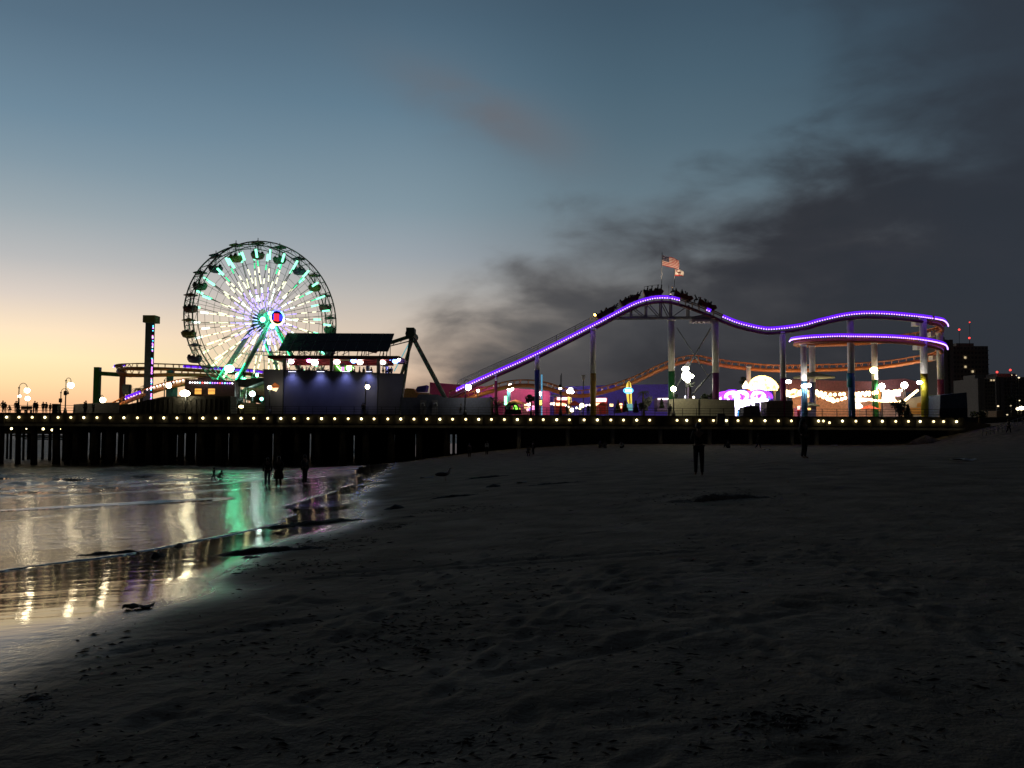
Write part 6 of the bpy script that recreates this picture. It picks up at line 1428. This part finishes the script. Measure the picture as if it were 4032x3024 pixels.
for q in (a, b, (a+b)/2):
    mb = MB(); mb.box(q+Vector((0, 0, .22)), (.1, .45, .44)); mb.build('leg', BLACK, t)
t = thing('worker_platform', 'dark operator cage on a pole beside the red coaster post', 'platform', PZ(500, 138, DECK)); mb = MB(); mb.box(P(500, 1533, 138), (1.0, 1, 1.6)); mb.tube([PZ(500, 138, DECK), P(500, 1550, 138)], .15, 6); mb.build('cage', DSTEEL, t); mb = MB()
for x in (-.8, .8): mb.tube([P(500, 1545, 138)+Vector((x, 0, 0)), P(500, 1519, 138)+Vector((x, 0, 0))], .04, 5)
mb.bar(P(500, 1519, 138)-Vector((.8, 0, 0)), P(500, 1519, 138)+Vector((.8, 0, 0)), .05); mb.build('rail', STEEL, t)
# terrace guests
TG = [(1094, 'seated low at the left corner of the terrace', 0, 0), (1131, 'just right of the first terrace post', 1, .1), (1190, 'left of the magenta light', 0, .35), (1206, 'right under the magenta light', 1, .25), (1218, 'with raised shoulders under the white light', 0, .2), (1238, 'low down between two groups in the first bay', 2, .05), (1274, 'before the middle terrace post', 0, .2), (1292, 'touching the middle terrace post', 1, 0), (1314, 'just right of the middle terrace post', 0, .2), (1388, 'left of the pair in the second bay', 1, .5), (1396, 'broad-shouldered in the second bay', 0, .35), (1416, 'with tousled hair in the second bay', 2, .4), (1432, 'leaning left of the white shirt', 0, .3), (1446, 'in a bright white shirt standing at the parapet', 4, .75), (1462, 'with fair hair beside the white shirt', 3, .3), (1508, 'tall with cap right of the last terrace post', 0, .55), (1520, 'short-haired right of the one with the cap', 0, .4), (1531, 'second from the end of the terrace', 1, .35), (1541, 'at the very end of the terrace', 0, .4)]
for px, lab, tp, dz in TG:
    p = P(px, 1462, RY+1.); person('terrace guest '+lab, (p.x, RY+1., TER-.02+dz), R_(random.uniform(-160, 160)), 'relaxed', 1.62, tp, tp, group='guests on the roof terrace')
person('operator in dark clothes standing on the boarding platform below the wheel', P(957, 1500, 130.5)+Vector((0, .6, 0)), R_(30), 'stand', 1.75, 0, 0)
# riders
RW_ = ['rear', 'third', 'second', 'front']; CN = ['last car', 'fourth car', 'middle car', 'second car', 'leading car']
for ci, (T_, M3) in enumerate(CARS):
    for ri, x in enumerate((-1.15, -.42, .42, 1.05)):
        t = person('dark-clothed rider in the %s row of the %s of the coaster train' % (RW_[ri], CN[ci]), T_(x, .24*(-1)**ri, -.02), 0, 'sit', 1.66, (ri+ci) % 3, 0, group='riders in the coaster train')
        t.rotation_euler = (Matrix.Rotation(PI/2, 3, 'Z')).to_euler(); t.rotation_euler = (M3 @ Matrix.Rotation(PI/2, 3, 'Z')).to_euler()

# ------------------------------------------------------------------ things lying on the beach
KELP = pm('dark_kelp', (.018, .017, .013), .75, var=.4, scale=6, bump=.6, bscale=14)
def heap(px, py, w, h, label, seed, n=None, elong=1., name='kelp_heap', m=None):
    """ragged low ridge: a lumpy height field sunk into the sand at its rim, with loose strands on it"""
    c = ground(px, py); rd = random.Random(seed); Ds = c.y; rx = w*Ds/F/2; hz = h*Ds/F*(1.0 if py < 2500 else .5); t = thing(name, label, 'kelp' if name == 'kelp_heap' else 'mound', c, 'dark heaps of kelp on the beach' if name == 'kelp_heap' else 'dark lumps of sand'); mb = MB()
    ry = max(hz*1.8, rx*.13*elong); nu = int(min(150, max(24, w/3))); nv = 18; s1 = max(hz*1.5, .06); us = []; 
    for j in range(nv+1):
        for i in range(nu+1): us.append((-1+2*i/nu, -1+2*j/nv))
    U = np.array(us); Xh = c.x+U[:,0]*rx; Yh = c.y+U[:,1]*ry+U[:,0]*rx*.12+.25*ry*np.sin(U[:,0]*4+seed); Zg = gz(Xh, Yh); vs = []
    for (u, v), x, y, z in zip(us, Xh, Yh, Zg):
        env = max(0, (1-abs(u)**2.2))*(1-v*v); q = mnoise.fractal(Vector((x/s1*.55, y/s1*.55, seed*3.1)), .8, 2.2, 4); cl = mnoise.noise(Vector((x/s1*.16, y/s1*.16, seed)))
        vs.append((x, y, z-.035+hz*max(0, env**.6*(.7+.55*q+.4*cl))*.8+.03*env))
    mb.add(vs, [(j*(nu+1)+i, j*(nu+1)+i+1, (j+1)*(nu+1)+i+1, (j+1)*(nu+1)+i) for j in range(nv) for i in range(nu)], 0, False)
    mb.build('weed' if name == 'kelp_heap' else 'sand_lump', m or KELP, t)
MOUND = pm('dark_sand_clods', (.12, .104, .08), .9, var=.45, scale=9, bump=.9, bscale=30)  # clod tone is set darker than the beach sand
heap(1240, 2062, 440, 26, 'long dark kelp ridge running beside the shining wet sand', 1, 80)
heap(1060, 2171, 540, 24, 'long low kelp line below the ridge, nearer the camera', 2, 90)
heap(985, 2196, 90, 16, 'small kelp clump just under the long low line', 3)
heap(420, 2184, 330, 20, 'flat kelp heap lying in the mirror-like wash at the left', 4, 60)
heap(620, 2190, 56, 24, 'rounded kelp lump right of the flat heap in the wash', 5)
heap(700, 2152, 24, 20, 'single small kelp tuft standing in the bright reflection', 6, 8)
heap(1552, 2003, 90, 20, 'double kelp lump on the sand above the wet edge', 7)
heap(1606, 2037, 80, 11, 'thin kelp scrap right below the double lump', 8)
heap(1941, 1916, 66, 15, 'pair of black kelp lumps on the sand below the dark pier shadow', 9)
heap(1790, 1955, 230, 11, 'long thin kelp strip in the middle distance', 10)
heap(1920, 1880, 200, 10, 'faint kelp strip near the crouching person', 11)
heap(2190, 1905, 300, 9, 'long faint kelp strip left of the standing figure', 12)
heap(2830, 1965, 460, 24, 'broad dark sand ridge below the standing figures', 13, 90, name='sand_mound', m=MOUND)
heap(160, 2755, 170, 60, 'crumbled dark sand mound at the lower left', 14, 50, 1.5, name='sand_mound', m=MOUND)
heap(1690, 2895, 230, 44, 'low dark sand mound at the bottom centre', 15, 44, 1.5, name='sand_mound', m=MOUND)
heap(3080, 2850, 160, 36, 'dark crusted sand lump at the bottom right of centre', 16, 36, 1.5, name='sand_mound', m=MOUND)
heap(1090, 2100, 50, 10, 'tiny kelp scrap on the teal reflection', 17)
heap(922, 2100, 46, 12, 'low kelp scrap at the edge of the teal reflection', 18)
heap(1163, 2007, 50, 9, 'kelp scrap under the violet reflection', 19)
heap(1397, 1872, 30, 8, 'tiny kelp tuft near the violet reflection tip', 20, 8); heap(1428, 1916, 22, 7, 'tiny kelp tuft right of the blue reflection', 21, 8)
heap(1025, 1883, 18, 8, 'small square dark lump in the water left of the waders', 22, 6)
heap(880, 2232, 44, 8, 'scrap of kelp on the wet sand below the low line', 23)
heap(3636, 1745, 100, 34, 'dark domed mound on the sand left of the container block', 24, 40, 1.2, name='sand_mound', m=MOUND)
#heap(2450, 2330, 300, 20, 'churned dark weed patch in the middle of the sand', 25, 40, 2.0); heap(1900, 2420, 420, 26, 'widest churned dark patch of sand', 26, 60, 2.0, name='sand_mound', m=MOUND); heap(2150, 2290, 260, 16, 'smaller churned sand patch above the widest one', 27, 36, 2., name='sand_mound', m=MOUND)
#heap(1500, 2480, 320, 26, 'churned dark weed patch left of the widest one', 28, 44, 2.)
# loose scraps of weed too many to count
mb = MB(); rd = random.Random(77); pts_ = []
lines = [(1240, 2062, 470, 26), (1060, 2171, 580, 22), (420, 2196, 360, 14), (1552, 2010, 120, 16), (1790, 1958, 280, 9), (2830, 1968, 520, 22), (1900, 2420, 900, 90), (2300, 2330, 900, 80), (1600, 2520, 700, 60), (160, 2760, 240, 50), (1690, 2900, 320, 46), (3080, 2850, 260, 40)]
for k in range(3800):
    if k % 2: a_, b_, w_, h_ = lines[rd.randrange(len(lines))]; px, py = a_+rd.gauss(0, .36)*w_, b_+rd.gauss(0, .7)*h_
    else: px, py = rd.uniform(300, 4032), 1860+1150*rd.random()**.8
    if py > 3020 or py < 1850: continue
    d = ray(px, py); t_ = 1.6/-d.z; pts_.append((d.x*t_*1.0, d.y*t_))
A_ = np.array(pts_); A_ = A_[(np.hypot(A_[:,0], A_[:,1]) < 60)]; Zs = gz(A_[:,0], A_[:,1]); keep = np.interp(A_[:,1], BY, BX)-A_[:,0] < -.2
for (x, y), z, kk in zip(A_, Zs, keep):
    if not kk: continue
    s_ = rd.uniform(.003, .0095)*(1+y*.06); a = rd.uniform(0, 3.14); e = rd.uniform(1.5, 5.5); cx_, sx_ = math.cos(a), math.sin(a); hh = s_*rd.uniform(.2, .7)
    mb.add([(x+cx_*s_*e, y+sx_*s_*e, z), (x-sx_*s_, y+cx_*s_, z), (x-cx_*s_*e, y-sx_*s_*e, z), (x+sx_*s_, y-cx_*s_, z), (x+cx_*s_*.3, y, z+hh+.004)], [(0, 1, 4), (1, 2, 4), (2, 3, 4), (3, 0, 4)])
tag(mb.build('seaweed_scraps', pm('weed_scraps', (.04, .036, .028), .85, var=.4)), 'countless small dark scraps of weed strewn over the sand', 'seaweed', kind='stuff')
# gull and litter
gl = ground(1752, 1893); t = thing('seagull', 'white-breasted gull standing on the dark sand', 'seagull', gl); k = 1.3
mb = MB(); mb.tube([gl+Vector((-.34, 0, .16))*k, gl+Vector((-.16, 0, .2))*k, gl+Vector((.02, 0, .22))*k, gl+Vector((.12, 0, .27))*k, gl+Vector((.14, 0, .36))*k, gl+Vector((.17, 0, .42))*k, gl+Vector((.2, 0, .425))*k], [.015, .06, .095, .08, .05, .048, .02], 9); mb.build('body', pm('gull_white', (.6, .6, .58), .7), t)
mb = MB(); mb.ball(gl+Vector((-.12, -.06, .22))*k, .16*k, 8, 6, sc=(1.4, .4, .45)); mb.ball(gl+Vector((-.12, .06, .22))*k, .16*k, 8, 6, sc=(1.4, .4, .45)); mb.build('wing', pm('gull_grey', (.1, .1, .11), .7), t)
mb = MB(); mb.tube([gl+Vector((.2, 0, .425))*k, gl+Vector((.28, 0, .41))*k], [.016, .004], 6); mb.build('beak', pm('gull_beak', (.5, .3, .05), .5), t)
for s_ in (-.03, .03):
    mb = MB(); mb.tube([gl+Vector((.0, s_, .15))*k, gl+Vector((.01, s_, .0))*k, gl+Vector((.06, s_, .004))*k], .008, 5); mb.build('leg', pm('gull_leg', (.4, .25, .15), .6), t)
for i, (px, py, s_, lab) in enumerate(((1681, 1884, .34, 'flat pale scrap of litter left of the gull'), (2052, 1903, .2, 'small white scrap of litter on the dark strip'), (3018, 1773, .34, 'long pale scrap of litter on the right sand'), (2723, 1816, .16, 'crumpled pale scrap left of the standing figure'), (3283, 1755, .5, 'pale bags lying at the foot of the wall'), (3345, 1743, .2, 'tiny pale scrap right of the bags at the wall'), (3790, 1816, .4, 'faint pale scrap at the far right of the sand'), (2816, 1787, .12, 'tiny pale scrap between the two standing figures'), (545, 2398, .13, 'small dark stick on the wet sand at lower left'))):
    c = ground(px, py); t = thing('litter', lab, 'litter', c, 'scraps lying on the sand'); mb = MB(); rd = random.Random(i)
    vs = [(c.x+(u-.5)*s_*2, c.y+(v-.5)*s_, float(gz(c.x+(u-.5)*s_*2, c.y+(v-.5)*s_)[0])+.02+rd.uniform(0, .25)*s_) for v in np.linspace(0, 1, 4) for u in np.linspace(0, 1, 6)]
    top_ = [(j*6+k_, j*6+k_+1, (j+1)*6+k_+1, (j+1)*6+k_) for j in range(3) for k_ in range(5)]
    mb.add(vs, top_); mb.add([(x, y, z-.015) for x, y, z in vs], [tuple(reversed(f)) for f in top_]); mb.build('scrap', KELP if 'stick' in lab else pm('pale_litter', (.5, .5, .5), .7), t)
bpy.context.view_layer.update()
